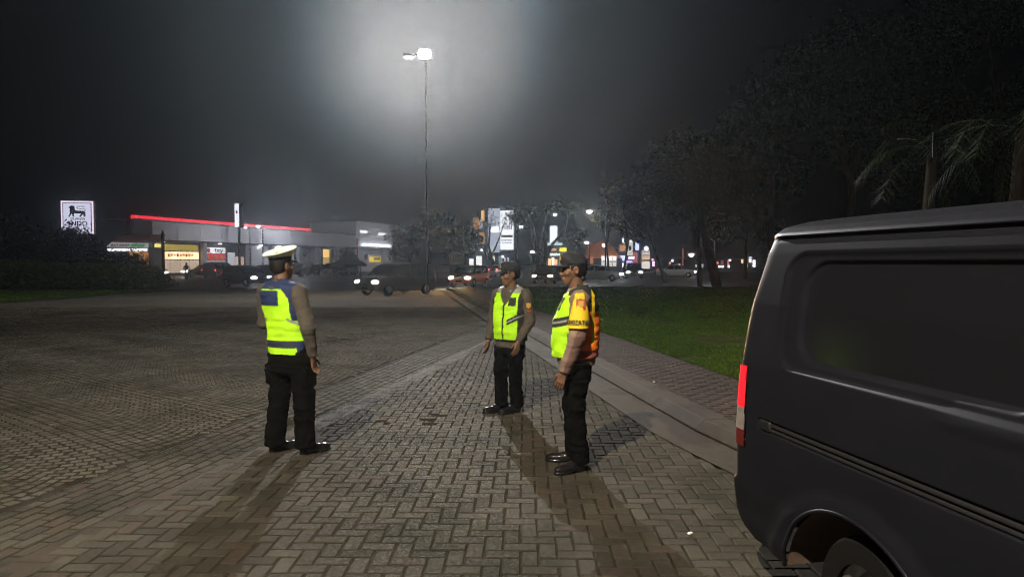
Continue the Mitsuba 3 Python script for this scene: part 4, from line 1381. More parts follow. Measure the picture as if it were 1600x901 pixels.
put(w + '__pane', box(17.7, 19.2, 1.2, 3.2, -.860, -.830), 'sign_white', M=Mf, emit=(.22, .22, .24))
put(w + '__pane', box(19.3, 21.2, 1.2, 2.6, -.860, -.830), 'sign_white', M=Mf, emit=(.36, .19, .07))
fbox(t, 'wall_panel', 22.1, 26.9, 0, 4.3, -.940, -.750, 'wall_white', Mf)
fbox(t, 'wall_panel', 27.7, 33.5, 0, 4.3, -.940, -.750, 'wall_white', Mf)
for i in range(3):
    fbox(t, 'wall_panel', 34.7 + i * 3.6, 38.0 + i * 3.6, 0, 4.2, -.940, -.800, 'wall_grey', Mf)
for i, x0 in enumerate((36.3, 45.0, 46.6, 48.2)):
    put(t + '__fan', lathe([(0, 0), (.55, 0), (.6, .06), (.62, 0)], 20).apply_translation([x0 + .3, 3.4, -.73]), 'sign_black', M=Mf)
w = put(t + '__window', box(41.9, 44.1, .6, 4.2, -.790, -.73), 'wall_dark', M=Mf)
put(w + '__pane', box(42.0, 44.0, 2.6, 4.1, -.72, -.69), 'sign_yellow', M=Mf, emit=(1.0, .62, .16))
put(w + '__pane', box(42.0, 44.0, .9, 2.5, -.72, -.69), 'sign_yellow', M=Mf, emit=(.35, .24, .10))
fbox(t, 'wall_panel', 45.5, 50.0, .8, 2.6, -.790, -.73, 'sign_white', Mf, (.16, .13, .07))
for i, x0 in enumerate((5.0, 15.5, 24.5, 28.8)):
    fbox(t, 'canopy_light', x0, x0 + .35, 4.36, 4.415, -.55, -.25, 'sign_white', Mf, (40, 40, 42), .3)
p_ = np.array(Mf.matrix) @ [28.8, 4.2, -.3, 1]
scene['canopy_spill'] = {'type': 'point', 'position': p_[:3].tolist(), 'intensity': C(7, 7, 7.5), 'sampling_weight': 1.}
p_ = np.array(Mf.matrix) @ [5.2, 4.2, -.2, 1]
scene['canopy_spill_left'] = {'type': 'point', 'position': p_[:3].tolist(), 'intensity': C(5, 5, 5), 'sampling_weight': 1.}

# the higher block at its right end
t = thing('white_building', 'tall plain white block at the right end of the supermarket with four lit strips', 'building')
Mb = T(np.array(Mf.matrix) @ trimesh.transformations.translation_matrix([52.15, 0, 0]))
fbox(t, 'wall', 0, 14.6, 0, 9.6, -10, 0, 'wall_white', Mb)
fbox(t, 'parapet', -.1, 14.7, 9.6, 9.8, -10.1, .1, 'wall_grey', Mb)
fbox(t, 'red_stripe', .0, .45, 2.4, 6.4, .003, .08, 'red_paint', Mb)
for x0, x1, v in ((1.4, 4.0, 7.5), (8.6, 11.6, 7.3)):
    fbox(t, 'lit_strip', x0, x1, v, v + .42, .003, .15, 'sign_white', Mb, (1.0, 1.0, 1.1))
for x0 in (1.6, 4.6, 7.8, 10.8):
    fbox(t, 'lit_strip', x0, x0 + 2.3, 5.0, 5.42, .30, .55, 'sign_white', Mb, (1.8, 1.8, 2.0))
fbox(t, 'canopy', .2, 14.4, 4.55, 4.8, .003, 1.6, 'wall_white', Mb)
fbox(t, 'shutter', 4.6, 10.2, 3.3, 4.3, .003, .08, 'wall_grey', Mb)
fbox(t, 'yellow_sign', 4.8, 9.4, 1.9, 2.9, .003, .12, 'sign_yellow', Mb, (.62, .42, .02))
fbox(t, 'dark_board', 6.6, 9.0, 2.3, 2.75, .123, .15, 'sign_black', Mb)
put(t + '__fan', lathe([(0, 0), (.6, 0), (.65, .08), (0, .08)], 20).apply_translation([3.6, 2.9, .05]), 'sign_black', M=Mb)
put(t + '__fan', lathe([(0, 0), (.4, 0), (.45, .08), (0, .08)], 20).apply_translation([13.2, 2.6, .05]), 'sign_black', M=Mb)
p_ = np.array(Mb.matrix) @ [6.5, 5.6, 4.5, 1]
scene['block_spill'] = {'type': 'point', 'position': p_[:3].tolist(), 'intensity': C(24, 24, 26), 'sampling_weight': 1.5}
P = at(625, 385, 140)
street_lamp('wide lamp right of the tall white block', P[0] + 1.0, 140, P[2] - .3, em=(9, 9, 9.5), L=.2, size=1.0)

# small shop at the left end
t = thing('kiosk', 'small lit kiosk with red roof and green awning behind the bush', 'building')
Mk, wk_ = sitting(165, 232, 79)
fbox(t, 'wall', .4, wk_, 0, 3.4, -3, -.2, 'wall_dark', Mk)
put(t + '__roof', extr([(.8, 4.0), (wk_ + .3, 3.95), (wk_ + .1, 4.85), (1.2, 4.8)], 2.8).apply_translation([0, 0, -3.0]), 'roof_red', M=Mk)
put(t + '__awning', extr([(.35, 3.42), (.9, 3.95), (wk_, 3.85), (wk_, 3.35)], .5).apply_translation([0, 0, -.1]), 'sign_white', M=Mk, emit=(.22, .22, .22))
put(t + '__awning_panel', extr([(2.9, 3.42), (3.2, 3.78), (wk_ - .1, 3.74), (wk_ - .25, 3.42)], .03).apply_translation([0, 0, .402]), 'green_sign', M=Mk, emit=(.05, .16, .08))
ftext(t, 'lettering', 'BATANG!', .80, 3.46, .26, .403, 'sign_red', Mk, 2.0)
fbox(t, 'lit_strip', .25, wk_ - .2, 2.98, 3.25, -.19, .1, 'sign_white', Mk, (1.6, 1.6, 1.6))
fbox(t, 'window', 2.6, wk_ - .5, 1.9, 2.9, -.19, -.12, 'sign_orange', Mk, (.8, .42, .14))
fbox(t, 'door', wk_ - .45, wk_ - .1, .1, 2.85, -.19, -.1, 'sign_orange', Mk, (.35, .12, .03))

t = thing('gate_post', 'dark post with a small lamp at its foot, at the end of the hedge', 'post')
P = at(255, 411, 60)
put(t + '__shaft', tube([(P[0], 60, 0), (P[0], 60, 4.0)], .13, 10), 'metal_dark', smooth=40)
put(t + '__cap', lathe([(0, 4.5), (.12, 4.1), (.22, 4.0), (0, 3.98)], 10).apply_translation([P[0], 60, 0]), 'metal_dark')
put(t + '__lamp', rbox(P[0] + .2, P[0] + .42, 59.8, 60.0, .75, .95, .03), 'lamp_lens', emit=(6, 6, 5.6))
t = thing('tent', 'dark pointed tent in front of the white block', 'tent')
P = at(545, 411, 80)
put(t + '__canopy', lathe([(0, 3.6), (.25, 3.2), (1.2, 2.0), (2.0, 1.55), (2.0, 1.3), (0, 1.3)], 4).apply_translation([P[0], 80, 0]), 'wall_dark')
for q in (-1, 1):
    put(t + '__leg', tube([(P[0] + q * 1.3, 79.9, 0), (P[0] + q * 1.3, 79.9, 1.4)], .05, 6), 'metal_dark')


# centre and right: lit shopfronts down the avenue
def shop(label, u0, u1, v0, Z, depth=8, mat='wall_dark', cat_='building'):
    t = thing('shop_building', label, cat_, None)
    Ms, w_ = sitting(u0, u1, Z)
    h_ = hz_(v0, Z)
    fbox(t, 'wall', 0, w_, 0, h_, -depth, -.02, mat, Ms)
    fbox(t, 'roof', -.15, w_ + .15, h_, h_ + .15, -depth, .15, 'wall_grey', Ms)
    return t, Ms, w_


def on(t, Ms, Z, u_0, nm, u0, u1, v0, v1, mat, em, z=0., d=.12, ew=.12):
    s_ = Z / 1120
    return fbox(t, nm, (u0 - u_0) * s_, (u1 - u_0) * s_, hz_(v1, Z), hz_(v0, Z), z, z + d, mat, Ms, None if em is None else tuple(1.5 * q for q in em), ew)


Z = 130
t, Ms, w_ = shop('tall building hung with a grey and a bright white banner', 757, 806, 324, Z, 10, 'wall_dark')
on(t, Ms, Z, 757, 'banner', 762.5, 781, 325.5, 394, 'sign_white', (.20, .22, .27), .0, .1)
on(t, Ms, Z, 757, 'banner', 781.6, 802.5, 329, 390, 'sign_white', (.66, .68, .72), .0, .1)
on(t, Ms, Z, 757, 'banner_band', 783, 801, 367, 371, 'wall_grey', None, .101, .03)
on(t, Ms, Z, 757, 'banner_band', 783, 800, 374.5, 376, 'wall_grey', None, .101, .03)
on(t, Ms, Z, 757, 'banner_band', 784, 800, 378.5, 379.5, 'wall_grey', None, .101, .03)
for i in range(6):
    on(t, Ms, Z, 757, 'lettering_stroke', 784 + i * 2.9, 785.4 + i * 2.9, 352 - (i % 3) * 2, 358.5, 'sign_black', None, .101, .03)
on(t, Ms, Z, 757, 'spotlight', 768.5, 778.5, 354, 362.5, 'sign_white', (1.6, 1.6, 2.0), .101, .06)
on(t, Ms, Z, 757, 'spotlight', 764.5, 767.3, 357, 361, 'sign_white', (1.6, 1.6, 2.0), .101, .06)
on(t, Ms, Z, 757, 'canopy', 781, 803, 390.5, 393, 'wall_grey', None, .0, 1.5)
on(t, Ms, Z, 757, 'window', 767, 773, 400, 409, 'sign_white', (.55, .5, .38), .0, .1)
on(t, Ms, Z, 757, 'window', 779, 785, 400, 418, 'wall_grey', (.07, .10, .11), .0, .1)
on(t, Ms, Z, 757, 'window', 787.5, 790, 402, 414, 'sign_white', (.20, .22, .26), .0, .1)
on(t, Ms, Z, 757, 'window', 793, 795, 402, 416, 'sign_white', (.30, .32, .36), .0, .1)
on(t, Ms, Z, 757, 'lamp', 784, 787.6, 399, 402.5, 'sign_white', (1.6, 1.6, 1.6), .0, .3)
Z = 133
t, Ms, w_ = shop('low dark building with orange signs left of the white banner', 726, 756, 362, Z, 8, 'wall_dark')
on(t, Ms, Z, 726, 'sign', 739.5, 748.5, 340, 358, 'sign_orange', (.20, .09, .035), .0, .4)
on(t, Ms, Z, 726, 'sign', 748.8, 754, 344, 356, 'sign_white', (.34, .36, .40), .1, .3)
on(t, Ms, Z, 726, 'sign', 752, 757, 329, 345, 'sign_orange', (.55, .29, .09), .45, .3)
for u0, u1, v0, v1 in ((733, 740, 404, 414), (744, 753, 400, 416), (757, 763, 404, 416)):
    on(t, Ms, Z, 726, 'window', u0, u1, v0, v1, 'sign_white', (.62, .62, .58), .0, .1)
for u0, v0 in ((745, 386), (751, 389)):
    on(t, Ms, Z, 726, 'lamp', u0, u0 + 4.5, v0, v0 + 3, 'sign_white', (1.7, 1.7, 2.0), .0, .3)
rg = lathe([(.50, 0), (1.05, 0), (1.05, .1), (.50, .1), (.50, 0)], 24)
rg.apply_translation([(752 - 726) * Z / 1120, hz_(372, Z), .45])
put(t + '__round_sign', rg, 'sign_orange', M=Ms, emit=(.42, .20, .05))
P = at(722, 385, 120)
street_lamp('pair of bluish lamp heads left of the round orange sign', P[0] + 1., 120, P[2], em=(14, 15, 18), L=.3, size=.8)
Z = 140
t, Ms, w_ = shop('shop with white upright sign and yellow sign board beside the forked tree', 848, 892, 372, Z, 9, 'wall_dark')
on(t, Ms, Z, 848, 'upright_sign', 859, 870.5, 353, 379, 'sign_white', (.72, .74, .84), .0, .3)
on(t, Ms, Z, 848, 'canopy', 855, 878, 379.5, 383, 'sign_white', (.30, .40, .46), .0, 1.2)
on(t, Ms, Z, 848, 'yellow_sign', 874, 885.5, 387, 393, 'sign_yellow', (.85, .72, .03), .0, .5)
on(t, Ms, Z, 848, 'sign_board', 857, 869, 388, 392, 'sign_orange', (.42, .22, .14), .0, .3)
on(t, Ms, Z, 848, 'sign_board', 850, 857.5, 396.5, 400, 'green_sign', (.2, .75, .35), .0, .3)
on(t, Ms, Z, 848, 'sign_board', 859, 875, 395.5, 399.5, 'sign_white', (.5, .62, .56), .0, .3)
for u0, u1, v0, v1, em in ((855, 861, 404, 416, (1.0, .5, .22)), (862, 866, 402, 414, (1.3, .95, .7)), (866.5, 871, 405, 416, (.9, .42, .18)), (873, 879, 405, 417, (.18, .13, .1))):
    on(t, Ms, Z, 848, 'window', u0, u1, v0, v1, 'sign_orange', em, .0, .1)
P = at(828, 394, 115); street_lamp('low lamp left of the forked tree trunk', P[0] + 1., 115, P[2], em=(30, 30, 32), L=.3, size=.6)
Z = 145
t = thing('shop_building', 'shop with orange sloping roof and white lit ground floor', 'building')
Ms, w_ = sitting(918, 972, Z)
s_ = Z / 1120
put(t + '__wall', box(0, w_, 0, 2.6, -9, -.02), 'wall_dark', M=Ms)
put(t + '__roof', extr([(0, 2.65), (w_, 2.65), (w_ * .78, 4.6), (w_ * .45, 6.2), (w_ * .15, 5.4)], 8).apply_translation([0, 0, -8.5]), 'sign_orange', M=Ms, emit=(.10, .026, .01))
for i in range(4):
    u0 = 939.5 + i * 6.1
    on(t, Ms, Z, 918, 'window', u0, u0 + 5.2, 400, 407.5, 'sign_white', (.85, .84, .78), .0, .1)
    on(t, Ms, Z, 918, 'window', u0, u0 + 5.2, 409, 416, 'sign_white', (.42, .40, .36), .0, .1)
on(t, Ms, Z, 918, 'window', 921, 927, 400, 412, 'sign_orange', (.30, .10, .04), .0, .1)
P = at(914, 379, 125); street_lamp('reddish lamp beside the orange roof, left one', P[0] + .8, 125, P[2], em=(16, 12, 10), L=.2, size=.7)
P = at(942, 383, 125); street_lamp('reddish lamp beside the orange roof, right one', P[0] + .8, 125, P[2], em=(22, 17, 14), L=.2, size=.8)
Z = 150
t, Ms, w_ = shop('narrow shop with tall cream sign and bluish lit front', 966, 998, 388, Z, 8, 'wall_dark')
on(t, Ms, Z, 966, 'upright_sign', 979, 988, 375, 399, 'sign_white', (.38, .37, .31), .2, .3)
on(t, Ms, Z, 966, 'sign_mark', 981.5, 985.5, 384, 391, 'sign_black', None, .501, .05)
on(t, Ms, Z, 966, 'sign_top', 980, 987, 375.5, 378.5, 'sign_white', (1.2, 1.2, 1.2), .501, .05)
on(t, Ms, Z, 966, 'orange_sign', 968, 976.5, 382, 392, 'sign_orange', (.34, .16, .06), .0, .3)
on(t, Ms, Z, 966, 'lamp', 972, 976, 372, 379, 'sign_white', (1.1, 1.2, 1.5), .0, .3)
on(t, Ms, Z, 966, 'blue_sign', 992.5, 998, 378, 391, 'sign_white', (.55, .6, 1.5), .0, .3)
on(t, Ms, Z, 966, 'window', 968, 977, 399, 407, 'sign_white', (.55, .65, 1.5), .0, .1)
on(t, Ms, Z, 966, 'window', 982, 991, 400.5, 405, 'sign_white', (1.3, 1.2, 1.5), .0, .1)
on(t, Ms, Z, 966, 'window', 979, 988, 407, 412, 'sign_white', (.5, .35, .9), .0, .1)
on(t, Ms, Z, 966, 'window', 970, 976, 411, 417, 'sign_white', (.9, .9, 1.8), .0, .1)
on(t, Ms, Z, 966, 'window', 989, 996, 394, 415, 'sign_red', (.22, .05, .05), .0, .08)
t = thing('pylon_sign', 'stacked cream and peach pylon sign with a round white top', 'sign')
Ms, w_ = sitting(1003, 1016, 140)
fbox(t, 'post', .6, 1.0, 0, 1.2, -.4, -.1, 'metal_dark', Ms)
for i, (v0, v1, em) in enumerate(((391, 393.5, (.5, .48, .45)), (394.5, 397.5, (.75, .68, .6)), (398.5, 401, (.6, .5, .42)), (401.5, 405.5, (.85, .5, .28)), (408, 419.5, (.8, .74, .68)))):
    fbox(t, 'panel', .0, 1.55, hz_(v1, 140), hz_(v0, 140), -.3, .0, 'sign_white', Ms, em)
dm = trimesh.creation.icosphere(2, .46); dm.apply_translation([.85, hz_(388, 140), -.15])
put(t + '__dome', dm, 'lamp_lens', smooth=True, M=Ms, emit=(1.5, 1.5, 1.6))
Z = 150
t, Ms, w_ = shop('low dark shops beyond the lawn with small red and white lights', 1016, 1200, 404, Z, 8, 'wall_dark')
for u0, u1, v0, v1, em in ((1018, 1021, 403, 407, (1.2, .5, .8)), (1019, 1023, 408, 416, (.8, .6, .8)), (1049, 1052, 405, 409, (1.2, 1.2, 1.3)), (1045, 1048, 409, 413, (.5, .2, .15)), (1060, 1063, 412, 416, (.5, .45, .4)), (1066, 1067.6, 388, 415, (.22, .06, .05)),
                           (1086, 1089, 413, 417, (.3, .3, .3)), (1094, 1099, 412, 417, (.22, .23, .25)), (1114.5, 1119, 410, 414, (1.3, 1.3, 1.4)), (1120, 1123, 409, 412, (.8, .1, .08)), (1122, 1126, 414.5, 418, (1.1, 1.1, 1.1)), (1127, 1131, 414.5, 418, (.9, .9, .9)),
                           (1126, 1130, 407, 413, (.10, .03, .03)), (1136, 1139, 407, 416, (.35, .05, .04)), (1138.5, 1142, 405, 408, (1.3, 1.3, 1.3)), (1137, 1140, 414, 418, (1.2, 1.2, 1.3)), (1158, 1161, 405, 411, (.8, .5, .3)), (1163, 1167.5, 411, 418, (1.2, .6, .05)), (1164, 1166, 404, 408, (.5, .4, .3)), (1170, 1174, 401, 410, (1.0, 1.0, 1.0)), (1176, 1180, 406, 417, (1.3, 1.3, 1.4))):
    on(t, Ms, Z, 1016, 'lit_panel', u0, u1, v0, v1, 'sign_white', em, .0, .12, .05)


# ------------------------------------------------------------------ cars
def interp(xs, ys, x):
    from scipy.interpolate import PchipInterpolator
    return PchipInterpolator(xs, ys)(x)


def car(name, label, x, y, phi, paint, kind='mpv', lights=True, tails=True, head=(9, 9, 9.6), ew=.25, tail=(1.6, .05, .05), group=None):
    t = thing(name, label, 'car', group)
    Lc, Wc, Hc = {'mpv': (4.4, 1.72, 1.68), 'hatch': (3.8, 1.68, 1.50), 'sedan': (4.5, 1.74, 1.46), 'suv': (4.4, 1.8, 1.78)}[kind]
    A = np.eye(4); c, s = math.cos(phi), math.sin(phi)
    A[:2, 0], A[:2, 1], A[:2, 3] = [c, s], [-s, c], [x, y]
    M = T(A)
    hf = Lc / 2
    X = np.linspace(-hf, hf, 60)
    f = X / hf
    if kind == 'sedan':
        belt = interp([-1, -.96, -.6, 0, .45, .9, 1], [.72, .90, .96, .95, .93, .78, .60], f)
        roof = interp([-1, -.96, -.62, -.30, 0, .22, .48, .9, 1], [.76, .94, 1.0, 1.40, Hc, 1.40, .98, .82, .64], f)
    elif kind == 'hatch':
        belt = interp([-1, -.95, -.6, 0, .5, .9, 1], [.75, .95, .98, .95, .93, .78, .60], f)
        roof = interp([-1, -.95, -.78, -.4, .05, .3, .58, .9, 1], [.85, 1.02, 1.36, Hc, 1.48, 1.36, .97, .82, .64], f)
    else:
        belt = interp([-1, -.97, -.6, 0, .55, .9, 1], [.80, 1.0, 1.02, 1.0, .98, .85, .66], f)
        roof = interp([-1, -.97, -.90, -.4, .1, .36, .64, .9, 1], [.95, 1.12, Hc * .93, Hc, Hc * .985, Hc * .9, 1.03, .90, .70], f)
    zb = interp([-1, -.9, .9, 1], [.36, .22, .22, .30], f)
    hw = Wc / 2 * interp([-1, -.93, -.6, .5, .9, 1], [.86, .96, 1, 1, .95, .82], f)
    cab = np.clip((roof - belt) / (Hc - .98), 0, 1)
    hr = hw * (1 - .20 * cab) * np.where(cab > .1, 1, .97)
    rows = []
    for i in range(60):
        half = [(hw[i] * .93, zb[i]), (hw[i] * .99, zb[i] + .14), (hw[i], (zb[i] + belt[i]) / 2), (hw[i] * .985, belt[i] - .06), (hw[i] * .965, belt[i]), (hr[i] * .985, roof[i] - .05 * (1 if cab[i] > .1 else .4)), (hr[i] * .90, roof[i] - .012), (hr[i] * .45, roof[i] + .006), (0, roof[i] + .010)]
        full = half + [(-a_, b_) for a_, b_ in half[-2::-1]]
        rows.append([(X[i], a_, b_) for a_, b_ in full])
    R_ = np.array(rows)
    n_, m_ = R_.shape[:2]
    V_ = R_.reshape(-1, 3)
    FB, FW = [], {'side_window': [], 'windshield': [], 'rear_window': []}
    sidel, sider = [], []
    for i in range(n_ - 1):
        for j in range(m_ - 1):
            q = [[i * m_ + j, (i + 1) * m_ + j, (i + 1) * m_ + j + 1], [i * m_ + j, (i + 1) * m_ + j + 1, i * m_ + j + 1]]
            cb = min(cab[i], cab[i + 1]) if True else 0
            slope = (roof[i + 1] - roof[i]) / (X[1] - X[0])
            pillar = any(abs(X[i] / hf - p) < .022 for p in ((-.12, -.52) if kind != 'hatch' else (-.15,)))
            if j == 4 and cb > .30 and not pillar:
                sider += q
            elif j == m_ - 6 and cb > .30 and not pillar:
                sidel += q
            elif 5 <= j <= m_ - 7 and slope < -.32 and cab[i] > .06 and f[i] > 0:
                FW['windshield'] += q
            elif 5 <= j <= m_ - 7 and slope > .9 and cab[i + 1] > .08 and f[i] < 0:
                FW['rear_window'] += q
            else:
                FB += q
    for i in (0, n_ - 1):
        V_ = np.vstack([V_, R_[i].mean(0)])
        for j in range(m_):
            tri = [i * m_ + j, i * m_ + (j + 1) % m_, len(V_) - 1]
            FB.append(tri if i == 0 else tri[::-1])

    def sub(F_):
        F_ = np.array(F_); ids, inv = np.unique(F_, return_inverse=True)
        return trimesh.Trimesh(V_[ids], inv.reshape(-1, 3), process=False)
    put(t + '__body', sub(FB), paint, smooth=38, M=M)
    for k_, F_ in (('side_window', sider), ('side_window', sidel), ('windshield', FW['windshield']), ('rear_window', FW['rear_window'])):
        if F_:
            put(f'{t}__{k_}', sub(F_), 'car_glass', smooth=38, M=M)
    for sx_ in (-.60 * hf, .62 * hf):
        for sy in (-1, 1):
            ty = lathe([(.17, -.09), (.29, -.09), (.315, -.06), (.315, .06), (.29, .09), (.17, .09)], 24, 'y')
            ty.apply_translation([sx_, sy * (Wc / 2 - .075), .315])
            wkey = put(t + '__wheel', ty, 'rubber', smooth=40, M=M)
            rm = lathe([(0, -.07), (.18, -.07), (.18, .07), (.06, .085), (0, .08)], 20, 'y'); rm.apply_translation([sx_, sy * (Wc / 2 - .075), .315])
            put(wkey + '__rim', rm, 'rim_metal', smooth=40, M=M)
    zh = float(np.interp(.93, f, belt)) - .10
    for sy in (-1, 1):
        h_ = trimesh.creation.icosphere(2, 1.); h_.apply_scale([.18, .22, .105]); h_.apply_translation([hf * .945, sy * Wc * .36, zh])
        put(t + '__headlight', h_, 'lamp_clear', smooth=True, M=M, emit=head if lights else None, ew=ew)
        h_ = trimesh.creation.icosphere(2, 1.); h_.apply_scale([.10, .10, .17]); h_.apply_translation([-hf * .955, sy * Wc * .40, .88 if kind != 'sedan' else .80])
        put(t + '__tail_light', h_, 'lamp_red', smooth=True, M=M, emit=tail if tails else None, ew=.1)
        mr = rbox(-.06, .06, -.10, .10, -.07, .07, .03); mr.apply_translation([hf * .36, sy * (Wc / 2 + .08), float(np.interp(.36, f, belt)) + .06])
        put(t + '__mirror', mr, paint, smooth=40, M=M)
    put(t + '__grille', rbox(hf * .955, hf * .995, -.36, .36, .50, .64, .015), 'trim_black', M=M)
    put(t + '__number_plate', box(hf * .99, hf * 1.0 + .012, -.22, .22, .36, .47), 'plate_black', M=M)
    return M


def beam(key, M, tgt, inten, cut=32, col=(1, .95, .85), w=1.2, dz=.72, xf=2.1):
    A = np.array(M.matrix)
    o = (A @ [xf, 0, dz, 1])[:3]; q = (A @ [xf + tgt[0], tgt[1], dz - tgt[2], 1])[:3]
    scene[key] = {'type': 'spot', 'to_world': T().look_at(o.tolist(), q.tolist(), [0, 0, 1]), 'intensity': C(*[inten * c for c in col]), 'cutoff_angle': cut, 'beam_width': cut * .3, 'sampling_weight': w}


D = math.radians
gxz = lambda u, Z: float(at(u, 411, Z)[0])
m = car('moving_car', 'black people carrier driving across the plaza to the left, headlights on', gxz(620, 37.5), 37.5, D(233), 'car_graphite', 'mpv', head=(10, 10, 10.8))
beam('beam_black_car', m, (8, 0, .9), 90, 26)
m = car('moving_car', 'orange red hatchback with warm headlights behind the black people carrier', gxz(734, 51), 51, D(250), 'car_red', 'hatch', head=(30, 22, 17))
beam('beam_red_car', m, (3.4, 0, .9), 1700, 36, (1, .5, .16), 2.)
m = car('moving_car', 'white car with red tail lights beyond the officer in the middle', gxz(790, 80), 80, D(40), 'car_white', 'hatch', tail=(5, .4, .4), lights=False)
m = car('moving_car', 'dark car with an orange headlight between the two officers at right', gxz(860, 58), 58, D(250), 'car_dark', 'sedan', head=(22, 12, 6))
beam('beam_dark_car', m, (3.6, 0, .9), 1400, 34, (1, .45, .12), 2.)
m = car('moving_car', 'silver car driving to the right behind the officer with the yellow armband', gxz(934, 66), 66, D(-14), 'car_silver', 'sedan', head=(26, 26, 28))
beam('beam_silver_car', m, (7, 0, .8), 120, 30, (1, 1, 1.05), 1.)
m = car('moving_car', 'car facing the camera under the bluish shop lights, both headlights on', gxz(990, 76), 76, D(263), 'car_dark', 'mpv', head=(24, 24, 26))
beam('beam_front_car', m, (8, 0, .8), 160, 30, (1, .7, .6), 1.)
m = car('moving_car', 'pale car driving to the right beyond the lawn', gxz(1056, 84), 84, D(-12), 'car_silver', 'sedan', head=(24, 24, 26))
m = car('moving_car', 'dark car leaving the car park, headlight on, left of the officer in the white cap', gxz(384, 51), 51, D(-35), 'car_dark', 'hatch', head=(20, 20, 22))
beam('beam_left_car', m, (7, 0, .9), 60, 28, (1, 1, 1.05), 1.)
car('moving_car', 'dark car just behind the head of the officer in the white cap', gxz(424, 68), 68, D(-25), 'car_dark', 'hatch', head=(20, 20, 22))
car('parked_car', 'silver sport utility car seen from behind with red tail lights', gxz(343, 78), 78, D(82), 'car_silver', 'suv', lights=False, tail=(7, .25, .25))
car('moving_car', 'pale gold car with glaring headlight beside the silver one in the car park', gxz(318, 84), 84, D(215), 'car_gold', 'sedan', head=(40, 40, 46))
for i, (u, Z, k_, pt) in enumerate(((470, 88, 'mpv', 'car_dark'), (496, 90, 'hatch', 'car_black'), (519, 91, 'mpv', 'car_dark'), (541, 92, 'suv', 'car_black'))):
    car('parked_car', ('first', 'second', 'third', 'fourth')[i] + ' from left of the dark cars parked before the supermarket, lights off', gxz(u, Z), Z, D(262), pt, k_, lights=False, tails=False, group='dark cars parked before the supermarket')

t = thing('motorcycle', 'small motorcycle with rider leaving the car park, left of the gold car', 'motorcycle')
P = at(291, 411, 72)
A = np.eye(4); A[:2, 0], A[:2, 1], A[:2, 3] = [.5, -.87], [.87, .5], [P[0], 72]
Mm = T(A)
for sx_ in (-.62, .62):
    k = put(t + '__wheel', lathe([(.19, -.05), (.28, -.05), (.29, 0), (.28, .05), (.19, .05), (.19, -.05)], 20, 'y').apply_translation([sx_, 0, .29]), 'rubber', M=Mm)
    put(k + '__rim', lathe([(0, -.02), (.19, -.02), (.19, .02), (0, .02)], 16, 'y').apply_translation([sx_, 0, .29]), 'rim_metal', M=Mm)
put(t + '__body', rbox(-.6, .45, -.13, .13, .42, .78, .08), 'car_black', smooth=40, M=Mm)
put(t + '__fork', tube([(.62, 0, .29), (.45, 0, .95)], .04, 6), 'rim_metal', M=Mm)
put(t + '__handlebar', tube([(.40, -.33, .98), (.45, 0, 1.0), (.40, .33, .98)], .02, 6), 'metal_dark', M=Mm)
h_ = trimesh.creation.icosphere(1, .09); h_.apply_translation([.56, 0, .86]); put(t + '__headlight', h_, 'lamp_clear', smooth=True, M=Mm, emit=(5, 5, 5))
rd = thing('person', 'rider in dark clothes sitting on the motorcycle', 'person')


def ridef(X, Y, Z):
    d = rc(X, Y, Z, (-.2, 0, .82), (-.08, 0, 1.30), .16, .17)
    d = smin(d, ell(X, Y, Z, (.0, 0, 1.58), (.12, .11, .14)), .04)
    for s in (-1, 1):
        d = smin(d, rc(X, Y, Z, (-.2, s * .1, .84), (.22, s * .16, .74), .085, .065), .03)
        d = smin(d, rc(X, Y, Z, (.22, s * .16, .74), (.08, s * .15, .36), .06, .05), .02)
        d = smin(d, rc(X, Y, Z, (-.06, s * .19, 1.34), (.12, s * .30, 1.08), .06, .045), .03)
        d = smin(d, rc(X, Y, Z, (.12, s * .30, 1.08), (.40, s * .32, 1.0), .045, .038), .02)
    return d


put(rd + '__body', surf(ridef, (-.5, -.5, .25), (.55, .5, 1.8), .03), 'vest_navy', smooth=True, M=Mm)
for key, m_src, inten, tgt in (('glare_red_car', (734, 49.2), 2600, (0, 0, 1.2)), ('glare_dark_car', (850, 56), 2400, (.5, 0, 1.2))):
    o_ = [gxz(*m_src), m_src[1], .78]
    scene[key] = {'type': 'spot', 'to_world': T().look_at(o_, list(tgt), [0, 0, 1]), 'intensity': C(inten, inten * .38, inten * .12), 'cutoff_angle': 16, 'beam_width': 3, 'sampling_weight': 3.}
for lab_, u, v, mt_ in (('small white scrap of paper lying on the pavers beside the van', 1078, 840, 'sign_white'), ('pale crumpled scrap lying on the edge of the kerb', 1022, 597, 'cap_white')):
    P = at(u, v, 1848 / (v - 411) if v > 700 else (1.65 - .125) * 1120 / (v - 411))
    t = thing('paper_scrap', lab_, 'paper', 'scraps of paper on the ground')
    b_ = rbox(-.016, .016, -.011, .011, 0, .012, .005)
    put(t + '__piece', crumple(b_, .006, 90, 90, 3), mt_, smooth=40, M=T().translate([float(P[0]), float(P[1]), max(.004, float(P[2]))]).rotate([0, 0, 1], 35))
# ------------------------------------------------------------------ hedge, verge, trees
put('verge', sheet([(-60, 27), (-21.0, 29.5), (-20.6, 33), (-21.0, 41), (-22, 44), (-24, 52), (-60, 60)], .03), 'soil')
tag('verge', kind='structure')
n = 9000
yv, xv = rng.uniform(27.5, 43, n), rng.uniform(-36, -20.8, n)
ok = (yv > 29.5 + (-21 - xv) * -.06) | (xv < -24)
m, uvb = blades(xv[ok], yv[ok], .03, np.full(ok.sum(), .10), .016, 5)
k = put('verge_grass', m, 'grass_blade', uv=uvb)
tag(k, 'low dark grass in front of the hedge at left', 'grass', kind='stuff')


